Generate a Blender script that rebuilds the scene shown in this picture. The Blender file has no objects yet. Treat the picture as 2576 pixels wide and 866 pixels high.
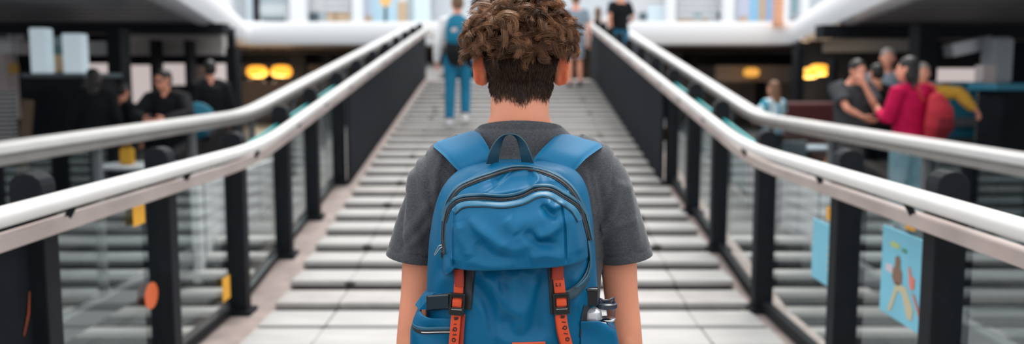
import bpy, bmesh, math, random
import numpy as np
from mathutils import Vector, Matrix, noise as mnoise
random.seed(7); rng = np.random.default_rng(7)
SC = bpy.context.scene
COL = SC.collection
R = math.radians

# ------------------------------------------------------------------ camera, sky, sun, exposure
FPX, CXP, CYP, HOR, CAMZ = 2200.0, 1288.0, 433.0, 195.0, 1.6
TILT = math.atan((CYP - HOR) / FPX)
cam_data = bpy.data.cameras.new('camera')
cam = bpy.data.objects.new('camera', cam_data); COL.objects.link(cam)
cam.location = (0, 0, CAMZ); cam.rotation_euler = (math.pi / 2 - TILT, 0, 0)
cam_data.sensor_width = 36.0; cam_data.lens = 36.0 * FPX / 2576.0
cam_data.clip_start = 0.05; cam_data.clip_end = 300
cam_data.dof.use_dof = True; cam_data.dof.focus_distance = 1.80; cam_data.dof.aperture_fstop = 1.95
SC.camera = cam
SC.view_settings.view_transform = 'Standard'; SC.view_settings.look = 'None'
SC.view_settings.gamma = 1.0; SC.view_settings.use_curve_mapping = False
SC.view_settings.exposure = 0.30
try:
    SC.cycles.use_denoising = True
    SC.cycles.max_bounces = 10; SC.cycles.transparent_max_bounces = 24
    SC.cycles.caustics_reflective = False; SC.cycles.caustics_refractive = False
except Exception:
    pass
world = bpy.data.worlds.new('world'); SC.world = world; world.use_nodes = True
wn = world.node_tree.nodes; wl = world.node_tree.links
bg = wn['Background']
tc = wn.new('ShaderNodeTexCoord'); sx = wn.new('ShaderNodeSeparateXYZ'); ramp = wn.new('ShaderNodeValToRGB')
wl.new(tc.outputs['Generated'], sx.inputs[0]); wl.new(sx.outputs['Z'], ramp.inputs[0]); wl.new(ramp.outputs[0], bg.inputs[0])
ramp.color_ramp.elements[0].position = 0.0; ramp.color_ramp.elements[0].color = (0.86, 0.90, 0.94, 1)
ramp.color_ramp.elements[1].position = 0.8; ramp.color_ramp.elements[1].color = (0.97, 0.985, 1.0, 1)
bg.inputs['Strength'].default_value = 1.15
sun_data = bpy.data.lights.new('sun', 'SUN'); sun_data.energy = 2.6; sun_data.angle = R(28); sun_data.color = (1.0, 0.965, 0.92)
sun = bpy.data.objects.new('sun', sun_data); COL.objects.link(sun)
sun.rotation_euler = (R(-27), R(6), 0)      # high, a little in front of the walker

def P(px, py, Y):
    """photo pixel -> the point of the world on the plane y = Y"""
    dx = (px - CXP) / FPX; dy = (CYP - py) / FPX
    ry = math.cos(TILT) + dy * math.sin(TILT); rz = -math.sin(TILT) + dy * math.cos(TILT)
    k = Y / ry
    return Vector((dx * k, Y, CAMZ + rz * k))

# ------------------------------------------------------------------ materials
MATS = {}
def mat(name, color, rough=0.6, metal=0.0, spec=0.5, noise=0.0, nscale=20.0, bump=0.0, bscale=60.0, sub=0.0, subr=(1, .3, .15), subs=0.01,
        emit=None, estr=0.0, coat=0.0, sheen=0.0, stretch=(1, 1, 1), c2=None):
    if name in MATS: return MATS[name]
    m = bpy.data.materials.new(name); m.use_nodes = True; MATS[name] = m
    nt = m.node_tree; n = nt.nodes; l = nt.links; b = n['Principled BSDF']
    b.inputs['Base Color'].default_value = (*color, 1); b.inputs['Roughness'].default_value = rough
    b.inputs['Metallic'].default_value = metal; b.inputs['Specular IOR Level'].default_value = spec
    if sub: b.inputs['Subsurface Weight'].default_value = sub; b.inputs['Subsurface Radius'].default_value = subr; b.inputs['Subsurface Scale'].default_value = subs
    if coat: b.inputs['Coat Weight'].default_value = coat; b.inputs['Coat Roughness'].default_value = 0.15
    if sheen: b.inputs['Sheen Weight'].default_value = sheen; b.inputs['Sheen Roughness'].default_value = 0.4
    if emit: b.inputs['Emission Color'].default_value = (*emit, 1); b.inputs['Emission Strength'].default_value = estr
    t = n.new('ShaderNodeTexCoord'); mp = n.new('ShaderNodeMapping'); mp.inputs['Scale'].default_value = stretch
    l.new(t.outputs['Object'], mp.inputs[0])
    if noise or c2:
        nz = n.new('ShaderNodeTexNoise'); nz.inputs['Scale'].default_value = nscale; nz.inputs['Detail'].default_value = 5
        l.new(mp.outputs[0], nz.inputs['Vector'])
        mx = n.new('ShaderNodeMix'); mx.data_type = 'RGBA'
        lo = tuple(max(0, c * (1 - noise)) for c in color) if c2 is None else c2
        hi = tuple(min(1, c * (1 + noise)) for c in color) if c2 is None else color
        mx.inputs[6].default_value = (*lo, 1); mx.inputs[7].default_value = (*hi, 1)
        rp = n.new('ShaderNodeValToRGB'); rp.color_ramp.elements[0].position = .3; rp.color_ramp.elements[1].position = .7
        l.new(nz.outputs['Fac'], rp.inputs[0]); l.new(rp.outputs[0], mx.inputs[0]); l.new(mx.outputs[2], b.inputs['Base Color'])
    if bump:
        nb = n.new('ShaderNodeTexNoise'); nb.inputs['Scale'].default_value = bscale; nb.inputs['Detail'].default_value = 4
        l.new(mp.outputs[0], nb.inputs['Vector'])
        bp = n.new('ShaderNodeBump'); bp.inputs['Strength'].default_value = bump; bp.inputs['Distance'].default_value = 0.002
        l.new(nb.outputs['Fac'], bp.inputs['Height']); l.new(bp.outputs[0], b.inputs['Normal'])
    return m

def glass_mat(name, tint, refl=0.12, rough=0.02):
    if name in MATS: return MATS[name]
    m = bpy.data.materials.new(name); m.use_nodes = True; MATS[name] = m
    nt = m.node_tree; n = nt.nodes; l = nt.links
    n.remove(n['Principled BSDF']); out = n['Material Output']
    tr = n.new('ShaderNodeBsdfTransparent'); tr.inputs[0].default_value = (*tint, 1)
    gl = n.new('ShaderNodeBsdfGlossy'); gl.inputs['Roughness'].default_value = rough; gl.inputs[0].default_value = (.9, .97, 1, 1)
    fr = n.new('ShaderNodeFresnel'); fr.inputs[0].default_value = 1.45
    ml = n.new('ShaderNodeMath'); ml.operation = 'MULTIPLY'; ml.inputs[1].default_value = refl * 2.0
    cl = n.new('ShaderNodeMath'); cl.operation = 'MINIMUM'; cl.inputs[1].default_value = 0.85
    mx = n.new('ShaderNodeMixShader')
    l.new(fr.outputs[0], ml.inputs[0]); l.new(ml.outputs[0], cl.inputs[0]); l.new(cl.outputs[0], mx.inputs[0])
    l.new(tr.outputs[0], mx.inputs[1]); l.new(gl.outputs[0], mx.inputs[2]); l.new(mx.outputs[0], out.inputs[0])
    return m

def stripe_mat(name, ca, cb, axis='Z', freq=20.0, duty=0.5, rough=0.6):
    """painted or slatted stripes along an object axis"""
    if name in MATS: return MATS[name]
    m = mat(name, ca, rough, spec=.15); nt = m.node_tree; n = nt.nodes; l = nt.links; b = n['Principled BSDF']
    t = n.new('ShaderNodeTexCoord'); s = n.new('ShaderNodeSeparateXYZ'); l.new(t.outputs['Object'], s.inputs[0])
    a = n.new('ShaderNodeMath'); a.operation = 'MULTIPLY'; a.inputs[1].default_value = freq; l.new(s.outputs[axis], a.inputs[0])
    f = n.new('ShaderNodeMath'); f.operation = 'FRACT'; l.new(a.outputs[0], f.inputs[0])
    g = n.new('ShaderNodeMath'); g.operation = 'GREATER_THAN'; g.inputs[1].default_value = duty; l.new(f.outputs[0], g.inputs[0])
    mx = n.new('ShaderNodeMix'); mx.data_type = 'RGBA'; mx.inputs[6].default_value = (*ca, 1); mx.inputs[7].default_value = (*cb, 1)
    l.new(g.outputs[0], mx.inputs[0]); l.new(mx.outputs[2], b.inputs['Base Color'])
    return m

BLACK = mat('black_steel', (0.012, 0.014, 0.017), .55, spec=.12, noise=.15, nscale=6)
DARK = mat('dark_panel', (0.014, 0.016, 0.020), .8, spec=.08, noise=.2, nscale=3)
STEEL = mat('pale_brushed_steel', (0.82, 0.81, 0.80), .32, metal=.75, noise=.05, nscale=8)
RAILWHITE = mat('white_painted_rail', (0.80, 0.79, 0.775), .3, noise=.04, nscale=5)
UNDER = mat('warm_grey_rail_band', (0.50, 0.41, 0.385), .4, noise=.15, nscale=3)
TREADM = mat('pale_worn_tread', (0.46, 0.45, 0.44), .6, spec=.3, noise=.10, nscale=5, stretch=(.5, 3, 3))
TREADG = mat('grey_tread', (0.42, 0.40, 0.385), .6, noise=.12, nscale=5)
RISERM = mat('dark_riser', (0.10, 0.09, 0.085), .8)
STAINM = mat('dark_drain_fitting', (0.02, 0.018, 0.018), .6)
KERB = mat('pinkish_stone_kerb', (0.36, 0.29, 0.27), .7, noise=.2, nscale=6)
FLOORM = mat('grey_paving', (0.16, 0.155, 0.155), .7, noise=.15, nscale=2)
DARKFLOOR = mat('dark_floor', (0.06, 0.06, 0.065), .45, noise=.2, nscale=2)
WHITEP = mat('white_plaster', (0.84, 0.85, 0.87), .5, noise=.03, nscale=2)
PALEBLUE = mat('pale_blue_panel', (0.60, 0.70, 0.76), .4, noise=.06, nscale=3)
LILAC = mat('pale_pinkish_panel', (0.72, 0.63, 0.62), .6, noise=.05, nscale=3)
TAN = mat('tan_wall', (0.36, 0.28, 0.235), .7, noise=.12, nscale=1.5)
GREYB = mat('grey_bulkhead', (0.52, 0.48, 0.46), .6, noise=.2, nscale=1.2, stretch=(1, 1, 3))
GLASS = glass_mat('clear_glass', (.95, .97, .965), .09)
GLASSD = glass_mat('smoked_glass', (.80, .84, .85), .08)
TEALG = mat('teal_glass_edge', (0.05, 0.42, 0.42), .25)
YELLOW = mat('amber_yellow', (0.95, 0.46, 0.03), .5)
ORANGE = mat('orange_red', (0.80, 0.15, 0.04), .5)
CYAN = mat('cyan_blue', (0.20, 0.58, 0.76), .45, noise=.06, nscale=4)
TEAL = mat('teal_blue', (0.02, 0.22, 0.34), .5)
BEIGE = mat('beige', (0.62, 0.45, 0.30), .6)
BROWN = mat('brown_print', (0.25, 0.14, 0.09), .6)
GREYD = mat('mid_grey', (0.16, 0.17, 0.18), .5)
MAROON = mat('maroon_fabric', (0.10, 0.018, 0.018), .7)
LILACLIT = mat('backlit_pinkish_pane', (.6, .53, .52), .5, emit=(.72, .62, .60), estr=.55)
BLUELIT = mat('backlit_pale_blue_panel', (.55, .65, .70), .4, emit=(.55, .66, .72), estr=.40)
LAMP = mat('lamp_glow', (1.0, .6, .1), .5, emit=(1.0, .40, .035), estr=1.35)

# ------------------------------------------------------------------ mesh helpers
class MB:
    def __init__(s): s.v = []; s.f = []; s.mi = []; s.cur = 0
    def add(s, vs, fs):
        o = len(s.v); s.v.extend([tuple(v) for v in vs]); s.f.extend([tuple(i + o for i in f) for f in fs]); s.mi.extend([s.cur] * len(fs)); return s
    def box(s, c, d, M=None):
        x, y, z = (k / 2 for k in d)
        vs = [Vector((a * x, b * y, e * z)) for a in (-1, 1) for b in (-1, 1) for e in (-1, 1)]
        if M is not None: vs = [M @ v for v in vs]
        vs = [v + Vector(c) for v in vs]
        return s.add(vs, [(0, 1, 3, 2), (4, 6, 7, 5), (0, 4, 5, 1), (2, 3, 7, 6), (0, 2, 6, 4), (1, 5, 7, 3)])
    def quadbox(s, q, d):
        """q: four corner points, extruded by vector d"""
        q = [Vector(p) for p in q]; d = Vector(d); vs = q + [p + d for p in q]; n = len(q)
        return s.add(vs, [tuple(range(n - 1, -1, -1)), tuple(range(n, 2 * n))] + [(i, (i + 1) % n, n + (i + 1) % n, n + i) for i in range(n)])
    def tube(s, pts, rad, n=14, ref=None, caps='round'):
        """closed lofted tube; rad entries are numbers or (side, depth) pairs; ref = direction of the side axis"""
        pts = [Vector(p) for p in pts]; k = len(pts)
        rad = [(r, r) if not isinstance(r, (tuple, list)) else tuple(r) for r in rad]
        T = []
        for i in range(k):
            t = pts[min(i + 1, k - 1)] - pts[max(i - 1, 0)]
            T.append(t.normalized() if t.length > 1e-9 else Vector((0, 0, 1)))
        ref = Vector(ref) if ref is not None else (Vector((1, 0, 0)) if abs(T[0].x) < .9 else Vector((0, 1, 0)))
        rings = []; a = ref
        for i in range(k):
            a = (a - T[i] * a.dot(T[i])).normalized(); b = T[i].cross(a)
            rings.append((pts[i], a, b, rad[i]))
        out = []
        if caps == 'round':
            p, a, b, r = rings[0]; m = min(r)
            for th in (80, 55, 28): out.append((p - T[0] * m * math.sin(R(th)), a, b, (r[0] * math.cos(R(th)), r[1] * math.cos(R(th)))))
        out += rings
        if caps == 'round':
            p, a, b, r = rings[-1]; m = min(r)
            for th in (28, 55, 80): out.append((p + T[-1] * m * math.sin(R(th)), a, b, (r[0] * math.cos(R(th)), r[1] * math.cos(R(th)))))
        vs = []; fs = []
        for p, a, b, r in out:
            for j in range(n):
                th = 2 * math.pi * j / n; vs.append(p + a * (r[0] * math.cos(th)) + b * (r[1] * math.sin(th)))
        for i in range(len(out) - 1):
            for j in range(n):
                j2 = (j + 1) % n; fs.append((i * n + j, i * n + j2, (i + 1) * n + j2, (i + 1) * n + j))
        fs.append(tuple(range(n - 1, -1, -1))); q = (len(out) - 1) * n; fs.append(tuple(q + j for j in range(n)))
        return s.add(vs, fs)
    def ell(s, c, r, M=None, nu=16, nv=10):
        c = Vector(c); vs = [Vector((0, 0, r[2]))]; fs = []
        for i in range(1, nv):
            ph = math.pi * i / nv
            for j in range(nu):
                th = 2 * math.pi * j / nu; vs.append(Vector((r[0] * math.sin(ph) * math.cos(th), r[1] * math.sin(ph) * math.sin(th), r[2] * math.cos(ph))))
        vs.append(Vector((0, 0, -r[2])))
        for j in range(nu): fs.append((0, 1 + j, 1 + (j + 1) % nu))
        for i in range(nv - 2):
            for j in range(nu):
                a = 1 + i * nu + j; b = 1 + i * nu + (j + 1) % nu; fs.append((a, a + nu, b + nu, b))
        L = len(vs) - 1; q = 1 + (nv - 2) * nu
        for j in range(nu): fs.append((q + j, L, q + (j + 1) % nu))
        if M is not None: vs = [M @ v for v in vs]
        return s.add([v + c for v in vs], fs)
    def lathe(s, prof, c=(0, 0, 0), n=24):
        vs = []; fs = []
        for r, z in prof:
            for j in range(n):
                th = 2 * math.pi * j / n; vs.append((c[0] + r * math.cos(th), c[1] + r * math.sin(th), c[2] + z))
        for i in range(len(prof) - 1):
            for j in range(n):
                j2 = (j + 1) % n; fs.append((i * n + j, i * n + j2, (i + 1) * n + j2, (i + 1) * n + j))
        fs.append(tuple(range(n - 1, -1, -1))); q = (len(prof) - 1) * n; fs.append(tuple(q + j for j in range(n)))
        return s.add(vs, fs)
    def mesh(s, name):
        me = bpy.data.meshes.new(name); me.from_pydata([tuple(v) for v in s.v], [], s.f); me.update(); return me
    def obj(s, name, m, parent=None, bevel=0.0, smooth=None, loc=None):
        me = s.mesh(name)
        for q in (m if isinstance(m, (list, tuple)) else [m]): me.materials.append(q)
        if any(s.mi): me.polygons.foreach_set('material_index', s.mi)
        bm = bmesh.new(); bm.from_mesh(me); bmesh.ops.recalc_face_normals(bm, faces=bm.faces); bm.to_mesh(me); bm.free()
        if smooth is not None:
            me.shade_smooth() if smooth is True else me.set_sharp_from_angle(angle=R(smooth))
            if smooth is not True: me.polygons.foreach_set('use_smooth', [True] * len(me.polygons))
        o = bpy.data.objects.new(name, me); COL.objects.link(o)
        if parent is not None: o.parent = parent
        if loc is not None: o.location = loc
        if bevel:
            b = o.modifiers.new('edge', 'BEVEL'); b.width = bevel; b.segments = 2; b.limit_method = 'ANGLE'
        return o

def tag(o, label=None, cat=None, group=None, kind=None):
    if label: o['label'] = label
    if cat: o['category'] = cat
    if group: o['group'] = group
    if kind: o['kind'] = kind
    return o
def empty(name, loc, label=None, cat=None, group=None, rz=0, kind=None):
    o = bpy.data.objects.new(name, None); COL.objects.link(o); o.location = loc; o.rotation_euler = (0, 0, rz); o.empty_display_size = .1
    return tag(o, label, cat, group, kind)
def struct(o): o['kind'] = 'structure'; return o
def local(mb, root):
    """world-space builder -> the root's own space (translation only)"""
    q = root.location; mb.v = [(a - q[0], b - q[1], c - q[2]) for a, b, c in mb.v]; return mb

def remesh(mb, voxel, smooth=4, name='body'):
    """one continuous surface out of overlapping closed shapes"""
    me = mb.mesh('tmp'); o = bpy.data.objects.new('tmp', me); COL.objects.link(o)
    r = o.modifiers.new('r', 'REMESH'); r.mode = 'VOXEL'; r.voxel_size = voxel
    if smooth: q = o.modifiers.new('s', 'SMOOTH'); q.factor = .5; q.iterations = smooth
    dg = bpy.context.evaluated_depsgraph_get(); dg.update()
    out = bpy.data.meshes.new_from_object(o.evaluated_get(dg)); out.name = name
    bpy.data.objects.remove(o); bpy.data.meshes.remove(me)
    out.shade_smooth(); return out
def link_mesh(me, name, m, parent=None, loc=None):
    me.materials.clear(); me.materials.append(m)
    o = bpy.data.objects.new(name, me); COL.objects.link(o)
    if parent is not None: o.parent = parent
    if loc is not None: o.location = loc
    return o
def vget(me): a = np.empty(len(me.vertices) * 3); me.vertices.foreach_get('co', a); return a.reshape(-1, 3)
def vset(me, a): me.vertices.foreach_set('co', np.ascontiguousarray(a, dtype=np.float64).ravel()); me.update()
def nget(me): a = np.empty(len(me.vertices) * 3); me.vertices.foreach_get('normal', a); return a.reshape(-1, 3)
def big_mesh(name, V, F4):
    """numpy vertices and quads -> mesh"""
    me = bpy.data.meshes.new(name); me.vertices.add(len(V)); me.vertices.foreach_set('co', V.astype(np.float32).ravel())
    me.loops.add(F4.size); me.loops.foreach_set('vertex_index', F4.astype(np.int32).ravel())
    me.polygons.add(len(F4)); me.polygons.foreach_set('loop_start', np.arange(0, F4.size, 4, dtype=np.int32))
    me.update(calc_edges=True); me.shade_smooth(); return me
def crom(pts, n):
    """smooth curve through points, n samples"""
    p = np.array([tuple(q) for q in pts], float); k = len(p)
    t = np.linspace(0, k - 1, n); i = np.clip(t.astype(int), 0, k - 2); u = (t - i)[:, None]
    g = lambda j: p[np.clip(j, 0, k - 1)]
    a, b, c, d = g(i - 1), g(i), g(i + 1), g(i + 2)
    return .5 * ((2 * b) + (-a + c) * u + (2 * a - 5 * b + 4 * c - d) * u ** 2 + (-a + 3 * b - 3 * c + d) * u ** 3)
# ------------------------------------------------------------------ levels and rail lines
D0, D1, SL = 5.9, 17.3, 0.135
def G(d): return 0.0 if d < D0 else min((d - D0), D1 - D0) * SL
def lane_z(d, d0): return 0.0 if d < d0 else (d - d0) * 0.122

# ------------------------------------------------------------------ the setting: staircase, floors
stair = struct(empty('staircase', (0, 0, 0)))
stair['label'] = 'wide pale stepped ramp rising straight ahead between the balustrades'
sb = MB().quadbox([(-1.66, -1.5, -.10), (1.66, -1.5, -.10), (1.66, D0, -.10), (-1.66, D0, -.10)], (0, 0, -.15))
sb.quadbox([(-1.66, D0, -.10), (1.66, D0, -.10), (1.66, D1, G(D1) - .10), (-1.66, D1, G(D1) - .10)], (0, 0, -.15))
sb.obj('stair_bed', RISERM, stair)
PITCH = .42
fit = {1: [-1.19], 3: [-1.2, 1.2], 5: [1.18], 6: [-1.21], 8: [-1.19, 1.21], 10: [1.2], 11: [-1.2], 14: [1.19], 17: [-1.2], 18: [-1.18, 1.2], 19: [-1.22], 21: [1.19], 22: [-1.2], -1: [-1.2], -2: [-1.2, 1.2]}
for i in range(-12, 27):
    d = D0 + PITCH * i; z = .018 if i < 0 else .0567 * (i + 1)
    m = MB(); wv = .003 * math.sin(i * 2.1)
    m.box((-1.415 + wv, d + .165, z - .02), (.43, .36, .045)); m.box((0.0, d + .165, z - .02), (2.389, .36, .045)); m.box((1.415 + wv, d + .165, z - .02), (.43, .36, .045))
    m.cur = 1
    m.box((0, d + .175, z - .06), (3.2, .25, .04))
    m.cur = 2
    for fx in fit.get(i, []): m.lathe([(.055, -.01), (.055, .012), (.03, .02), (.001, .022)], (fx, d + .02, z - .022), 14)
    m.obj('tread', [TREADM if i % 7 else TREADG, RISERM, STAINM], stair, bevel=.008)
m = MB(); m.box((2.48, 21.4, 1.49), (1.14, 8.2, .1)); struct(m.obj('floor_side_landing', FLOORM)); m = MB(); m.box((2.48, 17.35, .9), (1.14, .1, 1.1)); struct(m.obj('wall_side_landing', DARK))
m = MB(); m.box((0, D1 + 6.0, G(D1) - .05), (3.3, 12.0, .1)); struct(m.obj('floor_upper', TREADM))
for s, nm in ((-1, 'left'), (1, 'right')):
    m = MB()
    for a, b in ((-1.5, D0), (D0, D1)):
        m.quadbox([(s * 1.62, a, G(a) + .01), (s * 1.90, a, G(a) + .01), (s * 1.90, b, G(b) + .01), (s * 1.62, b, G(b) + .01)], (0, 0, -.3))
    m.quadbox([(s * 1.62, D1, G(D1) + .01), (s * 1.90, D1, G(D1) + .01), (s * 1.90, 29, G(D1) + .01), (s * 1.62, 29, G(D1) + .01)], (0, 0, -.3))
    struct(m.obj('trim_kerb_' + nm, KERB))
    d0 = 9.9 if s < 0 else 10.8
    m = MB()
    for a, b in ((8.55, d0), (d0, 29 if s < 0 else 17.3)):
        m.quadbox([(s * 1.91, a, lane_z(a, d0)), (s * 3.05, a, lane_z(a, d0)), (s * 3.05, b, lane_z(b, d0)), (s * 1.91, b, lane_z(b, d0))], (0, 0, -.2))
    struct(m.obj('floor_lane_' + nm, FLOORM))
    m = MB(); m.box((s * 11.1, 24.4, .0), (16, 31.6, .2)); struct(m.obj('floor_cafe_' + nm, DARKFLOOR))
    m = MB(); m.box((s * 10.5, 2.0, -2.1), (17.2, 13.2, .2)); struct(m.obj('floor_lower_' + nm, DARKFLOOR))
    m = MB(); m.box((s * 11.1, 8.66, -1.05), (16, .1, 1.9)); struct(m.obj('wall_pit_' + nm, DARK))
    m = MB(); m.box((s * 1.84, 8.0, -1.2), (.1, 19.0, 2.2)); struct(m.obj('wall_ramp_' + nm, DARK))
    m = MB(); m.box((s * 2.5, 8.66, -1.1), (1.18, .1, 1.9)); struct(m.obj('wall_lane_' + nm, DARK))
    # side flight going down to the lower level
    ss = struct(empty('side_staircase', (s * 3.49, 8.55, .08)))
    ss['label'] = 'open flight of pale treads going down beyond the %s balustrade glass' % nm
    for k in range(15):
        t = MB(); t.box((0, -.11 - .22 * k, -.06 - .12 * k), (3.08, .165, .05)); t.obj('tread', TREADM, ss, bevel=.006)
    t = MB()
    for q in (-1.52, 0, 1.52): t.quadbox([(q - .03, 0, -.05), (q + .03, 0, -.05), (q + .03, -3.4, -1.9), (q - .03, -3.4, -1.9)], (0, 0, -.22))
    t.obj('stringer', BLACK, ss)
    # pale tiled half wall at the lane's edge
    hw = struct(empty('wall_tiled_' + nm, (s * 2.93, 9.35, 0)))
    t = MB(); t.box((0, 0, .15), (.07, 2.7, .92)); t.obj('wall_core', WHITEP, hw)
    t = MB()
    for k in range(7): t.box((0, 0, -.2 + .125 * k), (.076, 2.72, .006 if k != 4 else .012))
    for k in range(5): t.box((0, -1.2 + .6 * k, .15), (.076, .008 if k % 2 else .035, .92))
    t.obj('tile_joint', GREYD, hw)
MB().box((0, 14, -2.35), (60, 60, .2)); m = MB(); m.box((0, 14, -2.4), (60, 60, .2)); struct(m.obj('floor', DARKFLOOR))

# ------------------------------------------------------------------ balustrades
def rail_path(lat, segs, step=.35):
    """segs: (distance, height) corners, rounded"""
    pts = []
    for i in range(len(segs)):
        d, z = segs[i]
        if 0 < i < len(segs) - 1:
            (da, za), (db, zb) = segs[i - 1], segs[i + 1]
            for u in (-.5, -.25, 0, .25, .5):
                q = .55
                if u < 0: a = (d + 2 * u * q, z + (za - z) * (-2 * u * q) / (d - da))
                else: a = (d + 2 * u * q, z + (zb - z) * (2 * u * q) / (db - d))
                corr = .25 * (1 - abs(2 * u)) ** 2 * ((za - z) * q / (d - da) + (zb - z) * q / (db - d))
                pts.append((lat, a[0], a[1] + corr))
        else: pts.append((lat, d, z))
    return pts
def zat(segs, d):
    for (a, za), (b, zb) in zip(segs, segs[1:]):
        if d <= b: return za + (zb - za) * (d - a) / (b - a)
    return segs[-1][1]
def offs(path, dx, dz): return [(x + dx, y, z + dz) for x, y, z in path]

def inner(side, lat, posts, segs, label):
    s = side; root = empty('balustrade', (s * (lat + .1), D0, 0), label, 'balustrade', 'balustrades along the stepped ramp')
    path = rail_path(s * lat, segs)
    mb = MB().tube(path, [.036] * len(path), 18, ref=(1, 0, 0)); local(mb, root).obj('handrail', RAILWHITE, root, smooth=True)
    mb = MB(); bp = offs(path, s * .045, -.098)
    vs = []; fs = []
    for x, y, z in bp:
        vs += [(x - .03, y, z - .028), (x + .03, y, z - .028), (x + .03, y, z + .028), (x - .03, y, z + .028)]
    for i in range(len(bp) - 1):
        for j in range(4): fs.append((4 * i + j, 4 * i + (j + 1) % 4, 4 * i + 4 + (j + 1) % 4, 4 * i + 4 + j))
    fs += [(0, 1, 2, 3), tuple(4 * (len(bp) - 1) + j for j in (3, 2, 1, 0))]
    mb.add(vs, fs); local(mb, root).obj('rail_band', UNDER, root, bevel=.008)
    L = s * (lat + .155)
    for i, d in enumerate(posts):
        zt = zat(segs, d) + .10; zb = G(d) - .02
        m = MB(); w = .062
        prof = [(-w, zb), (w, zb), (w, zt - .05)] + [(w * math.cos(R(a)), zt - .05 + .05 * math.sin(R(a))) for a in (30, 60, 90, 120, 150)] + [(-w, zt - .05)]
        m.quadbox([(L + a, d - .055, b) for a, b in prof], (0, .11, 0)); m.box((L, d, zb + .03), (.19, .19, .06))
        local(m, root).obj('post', BLACK, root, bevel=.006)
        m = MB().tube([(L - s * .05, d, zat(segs, d) - .12), (L - s * .11, d, zat(segs, d) - .11), (s * lat, d, zat(segs, d) - .03)], [.014] * 3, 10)
        local(m, root).obj('rail_bracket', BLACK, root, smooth=True)
        if i + 1 < len(posts):
            e = posts[i + 1]; a, b = d + .06, e - .06
            q = [(L, a, G(a) + .10), (L, b, G(b) + .10), (L, b, zat(segs, b) - .04), (L, a, zat(segs, a) - .04)]
            m = MB().quadbox(q, (s * .014, 0, 0))
            if d > 9.2:
                I = s * (lat + .03); m = MB().quadbox([(I, d - .06, G(d) + .02), (I, e - .06, G(e) + .02), (I, e - .06, zat(segs, e) - .14), (I, d - .06, zat(segs, d) - .14)], (s * .03, 0, 0))
                local(m, root).obj('dark_infill', DARK, root)
            elif s < 0 and d < 3.0: local(m, root).obj('dark_infill', DARK, root)
            else:
                local(m, root).obj('glass_panel', GLASS, root)
                m = MB().quadbox([(L - .004, a, zat(segs, a) - .055), (L - .004, b, zat(segs, b) - .055), (L - .004, b, zat(segs, b) - .037), (L - .004, a, zat(segs, a) - .037)], (s * .022, 0, 0))
                local(m, root).obj('glass_edge', TEALG, root)
                m = MB()
                for z0, z1 in ((.03, .10),):
                    m.quadbox([(L - .02, a, G(a) + z0), (L - .02, b, G(b) + z0), (L - .02, b, G(b) + z1), (L - .02, a, G(a) + z1)], (s * .05, 0, 0))
                local(m, root).obj('bottom_rail', BLACK, root)
    return root
segL = [(-.6, 1.14), (5.85, 1.14), (17.6, 2.58), (28, 2.60)]
segR = [(-.6, 1.14), (5.78, 1.14), (17.6, 2.66), (28, 2.68)]
inner(-1, 1.69, [.90, 2.12, 3.34, 4.56, 5.80, 7.0, 8.05, 9.3] + [10.5 + 1.2 * k for k in range(7)], segL,
      'balustrade on the left of the stepped ramp, white tube handrail on black posts and glass')
inner(1, 1.55, [.95, 2.18, 3.40, 4.42, 5.85, 7.15, 8.2, 9.3] + [10.5 + 1.2 * k for k in range(7)], segR,
      'balustrade on the right of the stepped ramp, white tube handrail carrying two blue posters')

def outer(side, segs, d0, label):
    s = side; lat = 3.0
    root = empty('balustrade', (s * lat, d0, 0), label, 'balustrade', 'outer balustrades along the side lanes')
    path = rail_path(s * lat, segs)
    def sweep(hw, z0, z1, name, m, bev):
        mb = MB(); vs = []; fs = []
        for x, y, z in path: vs += [(x - hw, y, z + z0), (x + hw, y, z + z0), (x + hw, y, z + z1), (x - hw, y, z + z1)]
        for i in range(len(path) - 1):
            for j in range(4): fs.append((4 * i + j, 4 * i + (j + 1) % 4, 4 * i + 4 + (j + 1) % 4, 4 * i + 4 + j))
        fs += [(0, 1, 2, 3), tuple(4 * (len(path) - 1) + j for j in (3, 2, 1, 0))]
        mb.add(vs, fs); local(mb, root).obj(name, m, root, bevel=bev)
    sweep(.085, -.02, .045, 'handrail', RAILWHITE, .015)
    sweep(.06, -.085, -.025, 'rail_band', mat('stone_grey_band', (.34, .32, .305), .4, noise=.1, nscale=4), .006)
    ds = [.6 + 1.9 * k for k in range(15)]
    for i, d in enumerate(ds):
        zt = zat(segs, d) - .08; zb = lane_z(d, d0)
        if i == 0: m = MB().box((s * lat, 3.5, -.07), (.10, 10.0, .14)); local(m, root).obj('base_beam', GREYD, root)
        m = MB().box((s * lat, d, (zt + zb) / 2), (.05, .06, zt - zb)); local(m, root).obj('post', GREYD, root)
        if i + 1 < len(ds):
            a, b = d + .04, ds[i + 1] - .04
            q = [(s * lat, a, lane_z(a, d0) + .05), (s * lat, b, lane_z(b, d0) + .05), (s * lat, b, zat(segs, b) - .08), (s * lat, a, zat(segs, a) - .08)]
            m = MB().quadbox(q, (s * .012, 0, 0)); local(m, root).obj('glass_panel', GLASSD, root)
outer(-1, [(-.6, 1.158), (9.9, 1.19), (28, 3.32)], 9.9, 'outer left balustrade with a flat white rail, before the guest in sunglasses')
outer(1, [(-.6, 1.10), (10.6, 1.12), (28, 3.45)], 10.8, 'outer right balustrade with a flat white rail, before the woman in magenta')

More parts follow.
